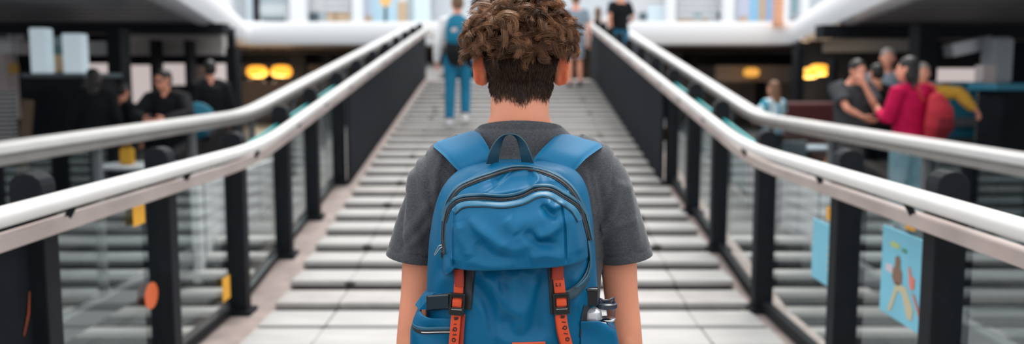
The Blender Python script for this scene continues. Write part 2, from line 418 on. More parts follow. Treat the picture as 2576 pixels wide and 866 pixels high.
# ------------------------------------------------------------------ the upper walkway, its soffit, the back of the hall
ZC = 1.6 + .95                       # underside of the upper walkway
edgeL = [(-2.38, 3.0), (-4.25, 10.8), (-7.9, 26.0)]
edgeR = [(2.98, 3.0), (4.78, 10.8), (8.3, 26.0)]
soff = stripe_mat('dark_slatted_soffit', (.52, .52, .54), (.15, .15, .16), 'Y', 1.3, .6, .5)
for s, e, nm in ((-1, edgeL, 'left'), (1, edgeR, 'right')):
    m = MB(); pts = [(x, y, ZC) for x, y in e] + [(s * 22, 26.0, ZC), (s * 22, 3.0, ZC)]
    m.quadbox(pts, (0, 0, .25)); struct(m.obj('ceiling_' + nm, soff))
m = MB(); m.box((0, 31, ZC + .125), (44, 10, .25)); struct(m.obj('ceiling_back', mat('brown_grey_soffit', (.22, .185, .165), .8, spec=.05)))
# white rounded fascia following the walkway's edge
fp = [Vector((x, y, ZC + .33)) for x, y in edgeL] + [Vector((x, y, ZC + .33)) for x, y in reversed(edgeR)]
prof = [(-.10, -.36), (.02, -.37), (.13, -.30), (.18, -.12), (.17, .06), (.11, .24), (.05, .33), (-.25, .36), (-.25, -.30)]
def sweep_h(path, prof, inward):
    mb = MB(); k = len(path); n = len(prof)
    for i, p in enumerate(path):
        a = (path[i] - path[i - 1]).normalized() if i else (path[1] - path[0]).normalized()
        b = (path[i + 1] - path[i]).normalized() if i < k - 1 else a
        na = Vector((a.y, -a.x, 0)); nb = Vector((b.y, -b.x, 0)); nn = (na + nb).normalized(); sc = 1 / max(.3, nn.dot(na))
        mb.v += [tuple(p + nn * (o * sc) + Vector((0, 0, z))) for o, z in prof]
    for i in range(k - 1):
        for j in range(n): mb.f.append((i * n + j, i * n + (j + 1) % n, (i + 1) * n + (j + 1) % n, (i + 1) * n + j)); mb.mi.append(0)
    return mb
# round the two corners a little
def soften(path, r=.9):
    out = [path[0]]
    for a, b, c in zip(path, path[1:], path[2:]):
        u = (a - b).normalized() * r; v = (c - b).normalized() * r
        for t in (0, .25, .5, .75, 1): out.append((b + u) * (1 - t) ** 2 + b * 2 * t * (1 - t) + (b + v) * t ** 2)
    return out + [path[-1]]
fpl = soften([fp[0], fp[1], fp[2], fp[3], fp[4], fp[5]])
struct(sweep_h(fpl, prof, 1).obj('trim_fascia', mat('white_fascia_enamel', (.89, .90, .92), .55, spec=.25), smooth=40))
m = MB(); m.box((0, 31, ZC + .50), (44, 9.6, .36)); struct(m.obj('floor_walkway', WHITEP))

def rect(mb, x0, y0, x1, y1, D, depth=.1):
    """upright box whose face covers that rectangle of the view at distance D"""
    a = P((x0 + x1) / 2, y0, D); b = P((x0 + x1) / 2, y1, D)
    xa = P(x0, (y0 + y1) / 2, D).x; xb = P(x1, (y0 + y1) / 2, D).x
    return mb.box(((xa + xb) / 2, D + depth / 2, (a.z + b.z) / 2), (abs(xb - xa), depth, abs(a.z - b.z)))
def rthing(name, r, D, depth, m, label=None, cat=None, group=None, bevel=0.0, parent=None, kind=None):
    """a thing (or part) that stands at distance D and shows as rectangle r of the view"""
    mb = rect(MB(), *r, D, depth)
    if parent is not None: return local(mb, parent).obj(name, m, parent, bevel=bevel)
    v = np.array(mb.v); c = [v[:, 0].mean(), v[:, 1].mean(), v[:, 2].min()]
    mb.v = [tuple(np.array(p) - c) for p in mb.v]; o = mb.obj(name, m, bevel=bevel, loc=c)
    return tag(o, label, cat, group, kind)
def root_at(name, px, py, D, label=None, cat=None, group=None, kind=None):
    return empty(name, P(px, py, D), label, cat, group, kind=kind)

# ---- upper storey facade (D = 31 m)
UF = 31.0
struct(rthing('wall_upper_back', (-400, -420, 3000, 66), UF + .6, .2, mat('pale_grey_facade', (.62, .66, .69), .5)))
cols = [(-20, 14), (290, 330), (540, 575), (720, 765), (880, 908), (1680, 1706), (1824, 1856), (1972, 1995), (2022, 2046), (2240, 2275), (2500, 2540)]
for c in cols: struct(rthing('column', (c[0], -420, c[1], 66), UF - .6, .5, WHITEP, bevel=.12))
LOUV = stripe_mat('louvre_slats', (.80, .80, .80), (.30, .32, .33), 'Z', 5.2, .72, .4)
LOUVD = stripe_mat('dark_louvre_slats', (.72, .74, .76), (.04, .045, .05), 'Z', 4.6, .80, .4)
win = 0
def window(r, panes, framem=WHITEP, D=UF, name=None):
    global win; win += 1
    root = struct(root_at(name or 'window_%d' % win, (r[0] + r[2]) / 2, r[3], D))
    rthing('window_frame', (r[0] - 3, r[1], r[2] + 3, r[3] + 2), D + .12, .25, framem, parent=root)
    for q, m, dep in panes: rthing('pane', q, D + .12 - dep, dep, m, parent=root)
    return root
GREYBL = mat('grey_blue_glass', (.42, .50, .53), .25); SLATE = mat('slate_blue', (.08, .12, .14), .4)
window((620, -200, 718, 60), [((622, -200, 634, 58), PALEBLUE, .02), ((634, -200, 648, 55), BLACK, .10), ((650, -200, 718, 10), GREYBL, .03), ((650, 14, 718, 36), mat('pale_glass', (.62, .68, .69), .3), .04), ((650, 38, 718, 46), GREYBL, .03), ((660, 46, 718, 56), SLATE, .05)])
window((766, -200, 879, 60), [((766, -200, 812, 30), mat('light_grey', (.66, .67, .68), .4), .03), ((812, -200, 879, 30), LOUVD, .06), ((768, 32, 802, 56), SLATE, .06), ((802, 32, 822, 56), GREYBL, .05), ((822, 32, 879, 57), BEIGE, .06), ((842, 32, 846, 57), BROWN, .08)])
window((910, -200, 1078, 60), [((910, -200, 930, 57), mat('lilac_white', (.62, .64, .76), .4), .05), ((930, -200, 1000, 57), mat('sky_blue_print', (.50, .70, .82), .4), .04), ((910, 40, 936, 57), BEIGE, .07), ((1000, 4, 1024, 56), BEIGE, .07), ((1024, -200, 1040, 57), GREYBL, .05), ((1040, -200, 1078, 57), mat('pale_sky', (.74, .86, .92), .3), .03)])
window((1592, -200, 1678, 60), [((1592, -200, 1630, 60), mat('light_grey', (.66, .67, .68), .4), .03), ((1630, -200, 1678, 14), LOUV, .05), ((1630, 14, 1678, 58), mat('pale_sky', (.74, .86, .92), .3), .04), ((1608, 32, 1627, 50), SLATE, .07)])
window((1706, -200, 1824, 60), [((1706, -200, 1824, 52), LOUVD, .05), ((1745, 33, 1765, 52), GREYBL, .07), ((1804, 32, 1823, 50), SLATE, .07), ((1706, 48, 1780, 58), BEIGE, .06)])
window((1856, -200, 1970, 58), [((1856, -200, 1888, 58), mat('lilac_white', (.62, .64, .76), .4), .04), ((1888, -200, 1912, 54), mat('mid_sky_blue', (.30, .58, .80), .4), .05), ((1912, -200, 1930, 52), BEIGE, .07), ((1930, -200, 1946, 54), mat('periwinkle', (.38, .52, .78), .4), .05), ((1860, 42, 1880, 57), BEIGE, .07)])
window((1994, -200, 2024, 40), [((1996, -200, 2021, 36), mat('aqua_pane', (.45, .66, .70), .3), .04)])
lp = root_at('street_lamp', 970, 60, 28.0, 'dark lamp post with an orange lantern before the pale blue upper shopfront', 'lamp')
m = MB(); b = P(970, 62, 28.0); t = P(970, 12, 28.0); m.tube([(b.x, 28, b.z), (t.x, 28, t.z)], [.06, .05], 12); local(m, lp).obj('pole', mat('dark_green_paint', (.01, .06, .06), .5), lp, smooth=True)
m = MB(); m.lathe([(.05, 0), (.16, .06), (.2, .3), (.12, .42), (.02, .46)], (t.x, 28, t.z - .06), 16); local(m, lp).obj('lantern', mat('orange_lantern', (.85, .50, .18), .4), lp, smooth=True)
bp = root_at('bollard', 1957, 66, 25.6, 'orange brick-patterned post standing on the corner of the white walkway', 'post')
m = MB(); q = P(1957, 64, 25.6); m.lathe([(.15, 0), (.16, .03), (.16, .22), (.145, .24), (.145, 2.3), (.001, 2.32)], (q.x, 25.6, q.z - .05), 20)
local(m, bp).obj('post_shaft', stripe_mat('orange_courses', (.78, .42, .27), (.42, .20, .13), 'Z', 7.0, .9, .6), bp, smooth=40)

# ---- under the walkway: back walls, bulkheads, columns
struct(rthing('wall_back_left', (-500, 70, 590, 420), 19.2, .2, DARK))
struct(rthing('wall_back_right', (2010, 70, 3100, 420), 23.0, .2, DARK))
struct(rthing('wall_back', (560, 100, 2040, 420), 33.0, .2, TAN))
struct(rthing('trim_bulkhead_left', (312, 88, 560, 138), 18.6, .3, GREYB)); struct(rthing('trim_bulkhead_right', (2080, 94, 2312, 130), 22.2, .3, GREYD))
for r in ((207, 160, 284, 290), (310, 164, 380, 290), (398, 160, 468, 214), (480, 165, 520, 250), (524, 160, 572, 255)):
    window(r, [(r, LILACLIT if r[0] not in (480,) else TAN, .03)], BLACK, 18.9)
window((2352, 172, 2468, 206), [((2352, 172, 2468, 206), LILACLIT, .05)], BLACK, 18.0)
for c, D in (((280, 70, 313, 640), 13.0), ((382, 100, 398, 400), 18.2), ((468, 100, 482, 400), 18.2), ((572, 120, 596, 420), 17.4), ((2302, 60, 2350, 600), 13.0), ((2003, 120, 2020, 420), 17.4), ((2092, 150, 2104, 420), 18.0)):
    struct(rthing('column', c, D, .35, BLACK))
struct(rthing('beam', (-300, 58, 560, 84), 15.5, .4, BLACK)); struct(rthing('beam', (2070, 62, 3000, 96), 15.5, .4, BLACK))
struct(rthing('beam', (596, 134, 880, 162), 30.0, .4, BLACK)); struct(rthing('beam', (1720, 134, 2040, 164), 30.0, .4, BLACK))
for c in ((735, 140, 770, 420), (820, 140, 836, 420), (1736, 140, 1752, 420), (1905, 164, 1925, 420)): struct(rthing('column', c, 29.0, .4, BLACK))
struct(rthing('wall_bar_back', (1800, 165, 1990, 205), 28.6, .2, mat('warm_bar_wall', (.50, .38, .29), .6)))

def pendant(px, py, D, w, m, label, group):
    c = P(px, py, D); s = w / FPX * D / 2
    root = empty('pendant_lamp', (c.x, c.y, c.z), label, 'lamp', group)
    k = MB().lathe([(s * .35, s * .55), (s * .8, s * .42), (s, 0), (s * .97, -s * .25), (s * .7, -s * .52), (.001, -s * .58)], (0, 0, 0), 20); k.obj('lamp_shade', m, root, smooth=True)
    k = MB().tube([(0, 0, s * .5), (0, 0, ZC - c.z + .02)], [.012, .012], 8); k.obj('cord', BLACK, root)
    if m is LAMP:
        ld = bpy.data.lights.new('lamp_light', 'POINT'); ld.energy = 45; ld.specular_factor = 0; ld.color = (1, .75, .5); ld.shadow_soft_size = .15
        lo = bpy.data.objects.new('lamp_light', ld); COL.objects.link(lo); lo.parent = root; lo.location = (0, 0, -s * .9 - .3)
pendant(646, 180, 27.6, 52, LAMP, 'glowing amber pendant lamp hanging left of its twin over the left cafe', 'amber pendants over the left cafe')
pendant(708, 179, 27.6, 52, LAMP, 'glowing amber pendant lamp nearest the left handrail under the white walkway', 'amber pendants over the left cafe')
pendant(620, 196, 27.0, 22, BLACK, 'small unlit black globe below and left of the two amber lamps', 'black pendants over the left cafe')
pendant(677, 199, 27.0, 32, BLACK, 'larger unlit black pendant globe hanging between the two amber lamps', 'black pendants over the left cafe')
pendant(2060, 176, 21.6, 50, LAMP, 'upper glowing amber pendant lamp of the overlapping pair over the right cafe', 'amber pendants over the right cafe')
pendant(2034, 184, 21.3, 46, LAMP, 'lower glowing amber pendant lamp of the overlapping pair over the right cafe', 'amber pendants over the right cafe')
pendant(1890, 182, 28.0, 40, mat('dull_amber_glow', (.5, .3, .08), .5, emit=(.9, .42, .07), estr=.8), 'dim brownish amber lamp above the woman in the pale blue shirt', 'amber pendants over the right cafe')

# ---- left: kiosk with pale blue uprights
D = 11.0
k = root_at('kiosk', 135, 610, D, 'black kiosk counter with two pale blue uprights and a green and orange picture between', 'kiosk')
rthing('counter', (58, 190, 214, 640), D, 1.0, BLACK, parent=k, bevel=.03)
rthing('counter_top', (52, 184, 210, 196), D - .05, 1.1, SLATE, parent=k, bevel=.01)
rthing('upright', (74, 70, 116, 186), D + .1, .2, BLUELIT, parent=k, bevel=.02); rthing('upright', (156, 84, 205, 186), D + .1, .2, BLUELIT, parent=k, bevel=.02)
pc = rthing('picture', (106, 92, 160, 182), D + .35, .05, mat('grey_green_print', (.25, .33, .32), .5), parent=k)
rthing('orange_panel', (112, 138, 156, 182), D + .30, .05, mat('amber_brown_print', (.62, .40, .22), .5), parent=k)
rthing('green_panel', (112, 118, 156, 138), D + .30, .05, mat('dark_green_print', (.08, .17, .16), .5), parent=k)
struct(rthing('trim_canopy', (210, 104, 278, 138), D + 2.5, .4, mat('pale_canopy', (.52, .52, .53), .5)))
window((-30, 50, 40, 100), [((-30, 55, 16, 96), SLATE, .05), ((18, 55, 36, 96), PALEBLUE, .06)], WHITEP, 17.0)
struct(rthing('beam', (-200, 104, 44, 136), 16.5, .4, WHITEP)); struct(rthing('column', (-10, 138, 18, 300), 16.6, .4, LILAC))
sg = rthing('sign_board', (20, 160, 40, 186), 16.0, .1, mat('amber_sign', (.70, .38, .06), .5), 'small amber sign board hanging at the far left beside the pale column', 'sign')
MB().tube([(0, .05, .1), (0, .05, ZC + .02 - sg.location.z)], [.012, .012], 8).obj('hanger_rod', BLACK, sg)
VENT = stripe_mat('white_black_vent', (.72, .72, .72), (.02, .02, .022), 'Z', 19.0, .45, .5)
rthing('vent_panel', (-30, 228, 26, 352), 10.5, .15, VENT, 'striped black and white vent panel at the far left edge beside the kiosk', 'vent')
wood = rthing('plank', (30, 250, 54, 518), 10.2, .06, mat('brown_wood', (.14, .09, .05), .6), 'narrow brown plank leaning before the striped vent panel', 'plank'); wood.rotation_euler = (0, R(7), 0)
# ---- right: signboard, poster case, pale column, dark counter
D = 11.0
k = root_at('display_case', 2428, 560, D, 'grey display case with a deep blue poster and a pale ring mark', 'display case')
rthing('case_body', (2360, 206, 2470, 600), D, .5, mat('case_grey', (.12, .13, .14), .45), parent=k, bevel=.02)
rthing('poster', (2392, 206, 2462, 345), D - .04, .04, TEAL, parent=k)
m = MB(); c = P(2424, 240, D - .08)
for a in range(28):
    t0, t1 = 2 * math.pi * a / 28, 2 * math.pi * (a + 1) / 28; r0, r1 = .052, .082
    m.quadbox([(c.x + r * math.cos(t), D - .075, c.z + r * math.sin(t)) for r, t in ((r0, t0), (r1, t0), (r1, t1), (r0, t1))], (0, .03, 0))
local(m, k).obj('ring_mark', mat('pale_ring', (.45, .52, .56), .5), k)
rthing('case_rail', (2362, 296, 2470, 318), D - .12, .06, GREYD, parent=k)
rthing('vent_panel', (2476, 232, 2514, 352), 10.7, .2, stripe_mat('grey_black_vent', (.50, .50, .50), (.02, .02, .022), 'Z', 16.0, .5, .5), 'striped grey vent panel between the display case and the dark counter', 'vent')
struct(rthing('trim_pale_panel', (2472, 164, 2504, 234), 11.2, .2, LILAC))
struct(rthing('column', (2500, 92, 2552, 212), 12.5, .4, mat('grey_blue_column', (.40, .45, .50), .4), bevel=.06))
rthing('bracket_arm', (2400, 100, 2500, 132), 12.8, .3, mat('light_grey_metal', (.48, .50, .52), .35, metal=.4), 'light grey metal bracket arm running into the pale column on the right', 'bracket').rotation_euler = (0, R(-12), 0)
k = root_at('counter', 2560, 600, 10.0, 'dark counter with a teal top at the far right edge', 'counter')
rthing('counter_body', (2512, 226, 2700, 640), 10.0, .55, DARK, parent=k, bevel=.02); rthing('counter_top', (2508, 210, 2704, 228), 9.95, .65, TEAL, parent=k, bevel=.01)

# unseen wall added behind the viewer to block and bounce light; the wall past the landing
m = MB(); m.box((0, -10.0, .6), (26, .3, 5.2)); struct(m.obj('wall_light_control', mat('warm_light_control_wall', (.60, .54, .50), .7)))
m = MB(); m.box((0, 28.6, 2.3), (3.4, .2, 1.9)); struct(m.obj('wall_landing', DARK))
# ------------------------------------------------------------------ people
SKIN = mat('skin', (.82, .37, .25), .5, spec=.3, sub=.25, subr=(1, .32, .16), subs=.012, noise=.06, nscale=14)
EYEM = mat('eye_white', (.8, .78, .75), .3)
HAIRD = mat('dark_hair', (.012, .010, .009), .5); HAIRB = mat('brown_hair', (.16, .085, .045), .5); HAIRL = mat('light_brown_hair', (.20, .10, .055), .6); HAIRG = mat('grey_hair', (.30, .27, .25), .6)

def head(mb, c, F, U, s=1.0):
    """head: cranium, jaw, nose, lips, ears; F faces forward, U is up"""
    F = F.normalized(); X = F.cross(U).normalized(); U = X.cross(F).normalized()
    M = Matrix((X, F, U)).transposed()
    def e(p, r): mb.ell(c + M @ (Vector(p) * s), [q * s for q in r], M, 20, 14)
    e((0, -.012, .030), (.074, .094, .088)); e((0, .018, -.030), (.061, .070, .082)); e((0, .045, -.088), (.034, .034, .026))
    e((0, .080, .018), (.050, .016, .012)); e((0, .084, -.062), (.024, .012, .007)); e((0, .083, -.073), (.021, .012, .007))
    mb.tube([c + M @ (Vector(p) * s) for p in ((0, .082, .012), (0, .097, -.014), (0, .104, -.034))], [.008 * s, .010 * s, .013 * s], 10)
    e((.034, .064, -.025), (.020, .018, .014)); e((-.034, .064, -.025), (.020, .018, .014))
    for q in (-1, 1):
        e((q * .080, -.004, -.008), (.011, .019, .032)); e((q * .084, -.014, .002), (.008, .012, .026)); e((q * .078, .002, -.034), (.009, .010, .010))
    return M

def hand(mb, w, d, nrm, thumb, curl=.35, s=1.0, fr=.0085):
    """palm, four unequal bent fingers and a thumb from the palm's side; d along the hand, nrm out of the palm, thumb = side of the thumb"""
    d = d.normalized(); nrm = (nrm - d * nrm.dot(d)).normalized(); t = d.cross(nrm) * (1 if d.cross(nrm).dot(thumb) > 0 else -1)
    mb.tube([w - d * .02 * s, w + d * .03 * s, w + d * .085 * s], [(.026 * s, .021 * s), (.038 * s, .016 * s), (.041 * s, .013 * s)], 14, ref=t)
    for k, (o, L) in enumerate(((.031, .074), (.0105, .084), (-.0105, .078), (-.031, .060))):
        p = w + d * (.085 - .006 * (k == 3)) * s + t * o * s; dd = (d + t * o * 2.2).normalized(); pts = [p - dd * .015 * s, p]; a = 0
        for seg in (.45, .32, .23):
            a += curl; v = dd * math.cos(a) + nrm * math.sin(a); p = p + v * L * seg * s; pts.append(p)
        mb.tube(pts, [fr * s * q for q in (1.1, 1.05, 1.0, .92, .8)], 10)
    p = w + d * .025 * s + t * .026 * s; pts = [p]
    for v, L in (((d * .7 + t * .8 + nrm * .25).normalized(), .035), ((d * .9 + t * .35 + nrm * .35).normalized(), .032), ((d + t * .05 + nrm * .4).normalized(), .026)):
        p = p + v * L * s; pts.append(p)
    mb.tube(pts, [.013 * s, .012 * s, .010 * s, .009 * s], 10)

STAND = dict(pelvis=(0, 0, .95), waist=(0, 0, 1.08), chest=(0, -.005, 1.28), neck=(0, -.015, 1.46), head=(0, .01, 1.63),
             shl=(-.175, -.01, 1.40), shr=(.175, -.01, 1.40), ell=(-.235, -.03, 1.13), elr=(.235, -.03, 1.13), wrl=(-.245, .05, .89), wrr=(.245, .05, .89),
             hil=(-.09, 0, .92), hir=(.09, 0, .92), knl=(-.10, .03, .50), knr=(.10, .03, .50), anl=(-.105, -.02, .09), anr=(.105, -.02, .09))
def person(name_label, loc, rz=0, H=1.75, pose=None, face=(0, 1, 0), up=(0, 0, 1), shirt=None, sleeve='long', pants=None, shorts=False, shoe=None,
           hair=None, hairm=HAIRD, eyes=False, group=None, fem=False, curl=.4, palm=None, loose=1.0):
    J = {k: Vector(v) for k, v in STAND.items()}
    for k, v in (pose or {}).items(): J[k] = Vector(v)
    S = H / 1.75
    for k in J: J[k] = J[k] * S
    face = Vector(face); up = Vector(up)
    q = lambda *a: [x * S for x in a]
    mb = MB(); M = head(mb, J['head'], face, up, S)
    wsh = .88 if fem else 1.0
    mb.tube([J['neck'] - Vector((0, 0, .05)) * S, J['neck'], J['head'] + M @ Vector((0, -.02, -.03)) * S], q(.062, .054, .052), 16)
    torso = [J['pelvis'] - Vector((0, 0, .06)) * S, J['pelvis'], J['waist'], J['chest'], (J['chest'] + J['neck']) / 2 + Vector((0, 0, .03)) * S, J['neck']]
    tr = [(.13, .10), (.155, .115), (.135, .10), (.165 * wsh, .115), (.15 * wsh, .095), (.065, .055)]
    mb.tube(torso, [(a * S, b * S) for a, b in tr], 20, ref=(1, 0, 0))
    for s in 'lr':
        mb.tube([J['neck'] * .55 + J['sh' + s] * .45 - Vector((0, 0, .01)), J['sh' + s], J['sh' + s] * .45 + J['el' + s] * .55, J['el' + s], J['el' + s] * .65 + J['wr' + s] * .35, J['wr' + s]], q(.050, .055, .044, .036, .038, .026), 14)
        d = J['wr' + s] - J['el' + s]; ins = Vector((1 if s == 'l' else -1, 0, 0)); th = Vector((0, 1, .2))
        if palm and s in palm: ins, th = Vector(palm[s][0]), Vector(palm[s][1])
        hand(mb, J['wr' + s], d, ins, th, curl, S)
        mb.tube([J['hi' + s] + Vector((0, 0, .03)), J['hi' + s] * .5 + J['kn' + s] * .5, J['kn' + s], J['kn' + s] * .65 + J['an' + s] * .35, J['an' + s]], q(.088, .072, .052, .054, .036), 16)
        f = Vector((0, 1, 0)); mb.tube([J['an' + s] + f * -.045 * S - Vector((0, 0, .045)) * S, J['an' + s] + f * .06 * S - Vector((0, 0, .05)) * S, J['an' + s] + f * .16 * S - Vector((0, 0, .065)) * S], [(.032 * S, .038 * S), (.040 * S, .033 * S), (.038 * S, .020 * S)], 12, ref=(1, 0, 0))
    body = link_mesh(remesh(mb, .0068, 4), 'person', SKIN); body.location = loc; body.rotation_euler = (0, 0, rz)
    tag(body, name_label, 'person', group)
    if shirt:
        g = MB(); e = .018 * loose
        g.tube([J['pelvis'] + Vector((0, 0, -.02)) * S, J['waist'], J['chest'], (J['chest'] + J['neck']) / 2 + Vector((0, 0, .03)) * S, J['neck'] + Vector((0, 0, -.02)) * S],
               [((a + e) * S, (b + e) * S) for a, b in ((.155, .12), (.145, .11), tr[3], tr[4], (.062, .055))], 22, ref=(1, 0, 0), caps='flat')
        for s in 'lr':
            a, b, c = J['sh' + s], J['el' + s], J['wr' + s]; n = J['neck'] * .5 + a * .5 - Vector((0, 0, .012))
            if sleeve == 'long': g.tube([n, a, a * .45 + b * .55, b, b * .6 + c * .4, b * .1 + c * .9], q(.05 + e, .056 + e, .048 + e, .043 + e, .040 + e, .030 + e * .7), 16)
            elif sleeve == 'short': g.tube([n, a, a * .5 + b * .5, a * .3 + b * .7], q(.05 + e, .058 + e, .052 + e, .052 + e), 16, caps='flat')
        link_mesh(remesh(g, .010, 3), 'shirt', shirt, body)
    if pants:
        g = MB(); e = .014 * loose
        g.tube([J['pelvis'] + Vector((0, 0, -.08)) * S, J['pelvis'], J['pelvis'] * .4 + J['waist'] * .6], [((.135 + e) * S, (.108 + e) * S), ((.158 + e) * S, (.118 + e) * S), ((.137 + e) * S, (.10 + e) * S)], 20, ref=(1, 0, 0), caps='flat')
        for s in 'lr':
            a, b, c = J['hi' + s], J['kn' + s], J['an' + s]
            if shorts: g.tube([a + Vector((0, 0, .03)), a * .5 + b * .5, a * .12 + b * .88], q(.092 + e, .082 + e, .080 + e), 16, caps='flat')
            else: g.tube([a + Vector((0, 0, .03)), a * .5 + b * .5, b, b * .6 + c * .4, c * .97 + b * .03], q(.090 + e, .075 + e, .057 + e, .056 + e, .046 + e), 16, caps='flat')
        link_mesh(remesh(g, .010, 3), 'shorts' if shorts else 'trousers', pants, body)
    if shoe:
        for s in 'lr':
            g = MB(); a = J['an' + s]; f = Vector((0, 1, 0)); z = Vector((0, 0, 1))
            g.tube([a + f * -.06 * S - z * .040 * S, a + f * .02 * S - z * .036 * S, a + f * .09 * S - z * .05 * S, a + f * .185 * S - z * .062 * S], [(.040 * S, .047 * S), (.046 * S, .050 * S), (.048 * S, .038 * S), (.040 * S, .026 * S)], 14, ref=(1, 0, 0))
            link_mesh(remesh(g, .008, 2), 'shoe', shoe, body)
    if hair:
        g = MB(); c = J['head']
        e = lambda p, r: g.ell(c + M @ (Vector(p) * S), [k * S for k in r], M, 20, 14)
        e((0, -.022, .046), (.083, .098, .086))
        if hair != 'cap': e((0, -.045, .0), (.078, .070, .080))
        if hair == 'long':
            e((0, -.062, -.05), (.082, .055, .12)); e((0, -.075, -.16), (.075, .040, .12)); e((.06, -.03, -.03), (.028, .04, .10)); e((-.06, -.03, -.03), (.028, .04, .10))
        if hair == 'bun': e((0, -.10, .09), (.05, .05, .045)); e((0, -.07, -.04), (.06, .05, .07))
        if hair == 'tail': e((0, -.11, .0), (.03, .04, .04)); e((0, -.125, -.10), (.030, .030, .11))
        link_mesh(remesh(g, .009, 3), 'hair', hairm, body)
    if eyes:
        g = MB()
        for k in (-1, 1): g.ell(J['head'] + M @ (Vector((k * .031, .070, .000)) * S), (.0125 * S,) * 3, None, 12, 8)
        g.obj('eyes', EYEM, body, smooth=True)
    body['_'] = 0; del body['_']
    return body, J, M, S

def cloth(name, c, **k): return mat(name, c, k.pop('rough', .8), spec=.15, noise=.12, nscale=14, **k)
WHITES = cloth('white_cotton', (.78, .79, .80)); JEANS = cloth('blue_denim', (.016, .17, .30)); BLACKC = cloth('black_cotton', (.010, .011, .013))
GREYC = cloth('charcoal_cotton', (.06, .063, .07)); MAG = cloth('magenta_knit', (.55, .008, .075)); LJEAN = cloth('light_blue_denim', (.42, .66, .75))
GBLUE = cloth('grey_blue_cotton', (.26, .32, .38)); PINKW = cloth('pale_pink_cotton', (.70, .58, .57)); YEL = cloth('yellow_cotton', (.72, .40, .06))
SHOEW = mat('white_shoe', (.75, .76, .78), .5); SHOED = mat('dark_shoe', (.03, .03, .03), .5)
PBLUE = stripe_mat('pale_blue_striped_cotton', (.62, .76, .82), (.04, .34, .46), 'X', 5.5, .74, .8)

# walker ahead with a school bag
wx = P(1152, 305, 12.5); 
walker, J, M, S = person('person in white shirt and blue jeans walking up the ramp with a teal backpack', (wx.x, 12.5, G(12.5) + .02), 0, 1.84,
    pose=dict(wrl=(-.29, .06, .87), ell=(-.25, -.06, 1.12), knr=(.10, .10, .52), anr=(.10, .0, .16), knl=(-.10, .0, .50), anl=(-.11, -.08, .09)),
    face=(-.35, 1, -.05), shirt=WHITES, sleeve='long', pants=JEANS, shoe=SHOEW, hair='short', hairm=HAIRB, group='people on the ramp', loose=1.2)
bk = empty('backpack', (wx.x + .01, 12.5 - .125, G(12.5) + 1.0), 'teal and black backpack on the back of the walker in white shirt', 'backpack')
TEALC = cloth('teal_nylon', (.012, .16, .26))
g = MB().tube([(0, -.06, .10), (0, -.09, .25), (0, -.08, .42), (0, -.05, .54)], [(.12, .06), (.165, .10), (.16, .09), (.11, .05)], 20, ref=(1, 0, 0)); link_mesh(remesh(g, .012, 3), 'bag_body', TEALC, bk)
g = MB().tube([(0, -.05, -.07), (0, -.085, .06), (0, -.07, .20)], [(.13, .07), (.175, .10), (.165, .08)], 20, ref=(1, 0, 0)); link_mesh(remesh(g, .012, 3), 'lower_pocket', BLACKC, bk)
for s in (-1, 1):
    MB().tube([(s * .09, -.02, .46), (s * .115, .06, .545), (s * .12, .15, .56), (s * .125, .235, .50), (s * .13, .27, .34), (s * .16, .20, .12), (s * .15, 0, .0)], [(.035, .012)] * 7, 12, ref=(1, 0, 0)).obj('shoulder_strap', TEALC, bk, smooth=True)
g = MB().ell((-.03, -.17, .36), (.05, .012, .03)); g.obj('badge', PINKW, bk, smooth=True)
# person with shorts at the head of the ramp
w = P(1447, 222, 16.2)
person('person in grey blue shorts walking at the top of the stepped ramp', (w.x, 16.2, G(16.2) + .02), 0, 1.72, pose=dict(knr=(.09, .08, .5), anr=(.09, -.02, .12), wrl=(-.27, .1, .9)),
       shirt=GBLUE, sleeve='short', pants=cloth('grey_blue_shorts', (.30, .36, .43)), shorts=True, shoe=SHOED, hair='short', hairm=HAIRB, group='people on the ramp')
# two people on the right lane beside the rail
w = P(1556, 260, 18.0)
person('person in black t-shirt with bent bare arm beside the right handrail near its top', (w.x, 18.0, 1.54), R(20), 1.90, pose=dict(elr=(.25, -.06, 1.14), wrr=(.16, .18, 1.05), ell=(-.26, -.10, 1.16), wrl=(-.20, -.06, .90)),
       face=(.2, 1, 0), shirt=BLACKC, sleeve='short', pants=JEANS, shoe=SHOED, hair='short', hairm=HAIRD, group='people beside the head of the ramp')
w = P(1492, 200, 18.5)
person('person in pale pink top beyond the person in black beside the right handrail', (2.02, 20.8, 1.54), R(-15), 1.70, shirt=PINKW, sleeve='long', pants=GREYC, shoe=SHOED, hair='long', hairm=HAIRB, fem=True, group='people beside the head of the ramp')

# left cafe: guest with sunglasses leaning on the rail, dark figures
FL = .10
D = 9.75; w = P(426, 300, D)
guest, J, M, S = person('person in black jacket and sunglasses turned to the left behind the left outer rail', (w.x, D, FL), R(180), 1.63,
    pose=dict(chest=(0, .04, 1.24), neck=(0, .08, 1.43), head=(.0, .14, 1.58), shl=(-.19, .05, 1.35), shr=(.19, .05, 1.35), ell=(-.30, .20, 1.16), wrl=(-.12, .40, 1.12), elr=(.30, .20, 1.16), wrr=(.14, .40, 1.12)),
    face=(.55, 1, -.18), shirt=BLACKC, sleeve='long', pants=BLACKC, shoe=SHOED, hair='short', hairm=HAIRD, eyes=True, loose=2.6, group='guests in the left cafe')
g = MB()
for k in (-1, 1): g.ell(J['head'] + M @ (Vector((k * .032, .086, .002)) * S), (.030, .010, .022), M)
for k in (-1, 1): g.tube([J['head'] + M @ (Vector(p) * S) for p in ((k * .055, .080, .006), (k * .078, .04, .006), (k * .082, -.01, .004))], [.004] * 3, 8)
g.obj('sunglasses', mat('black_lens', (.01, .01, .012), .15), guest, smooth=True)
D = 10.2; w = P(240, 300, D)
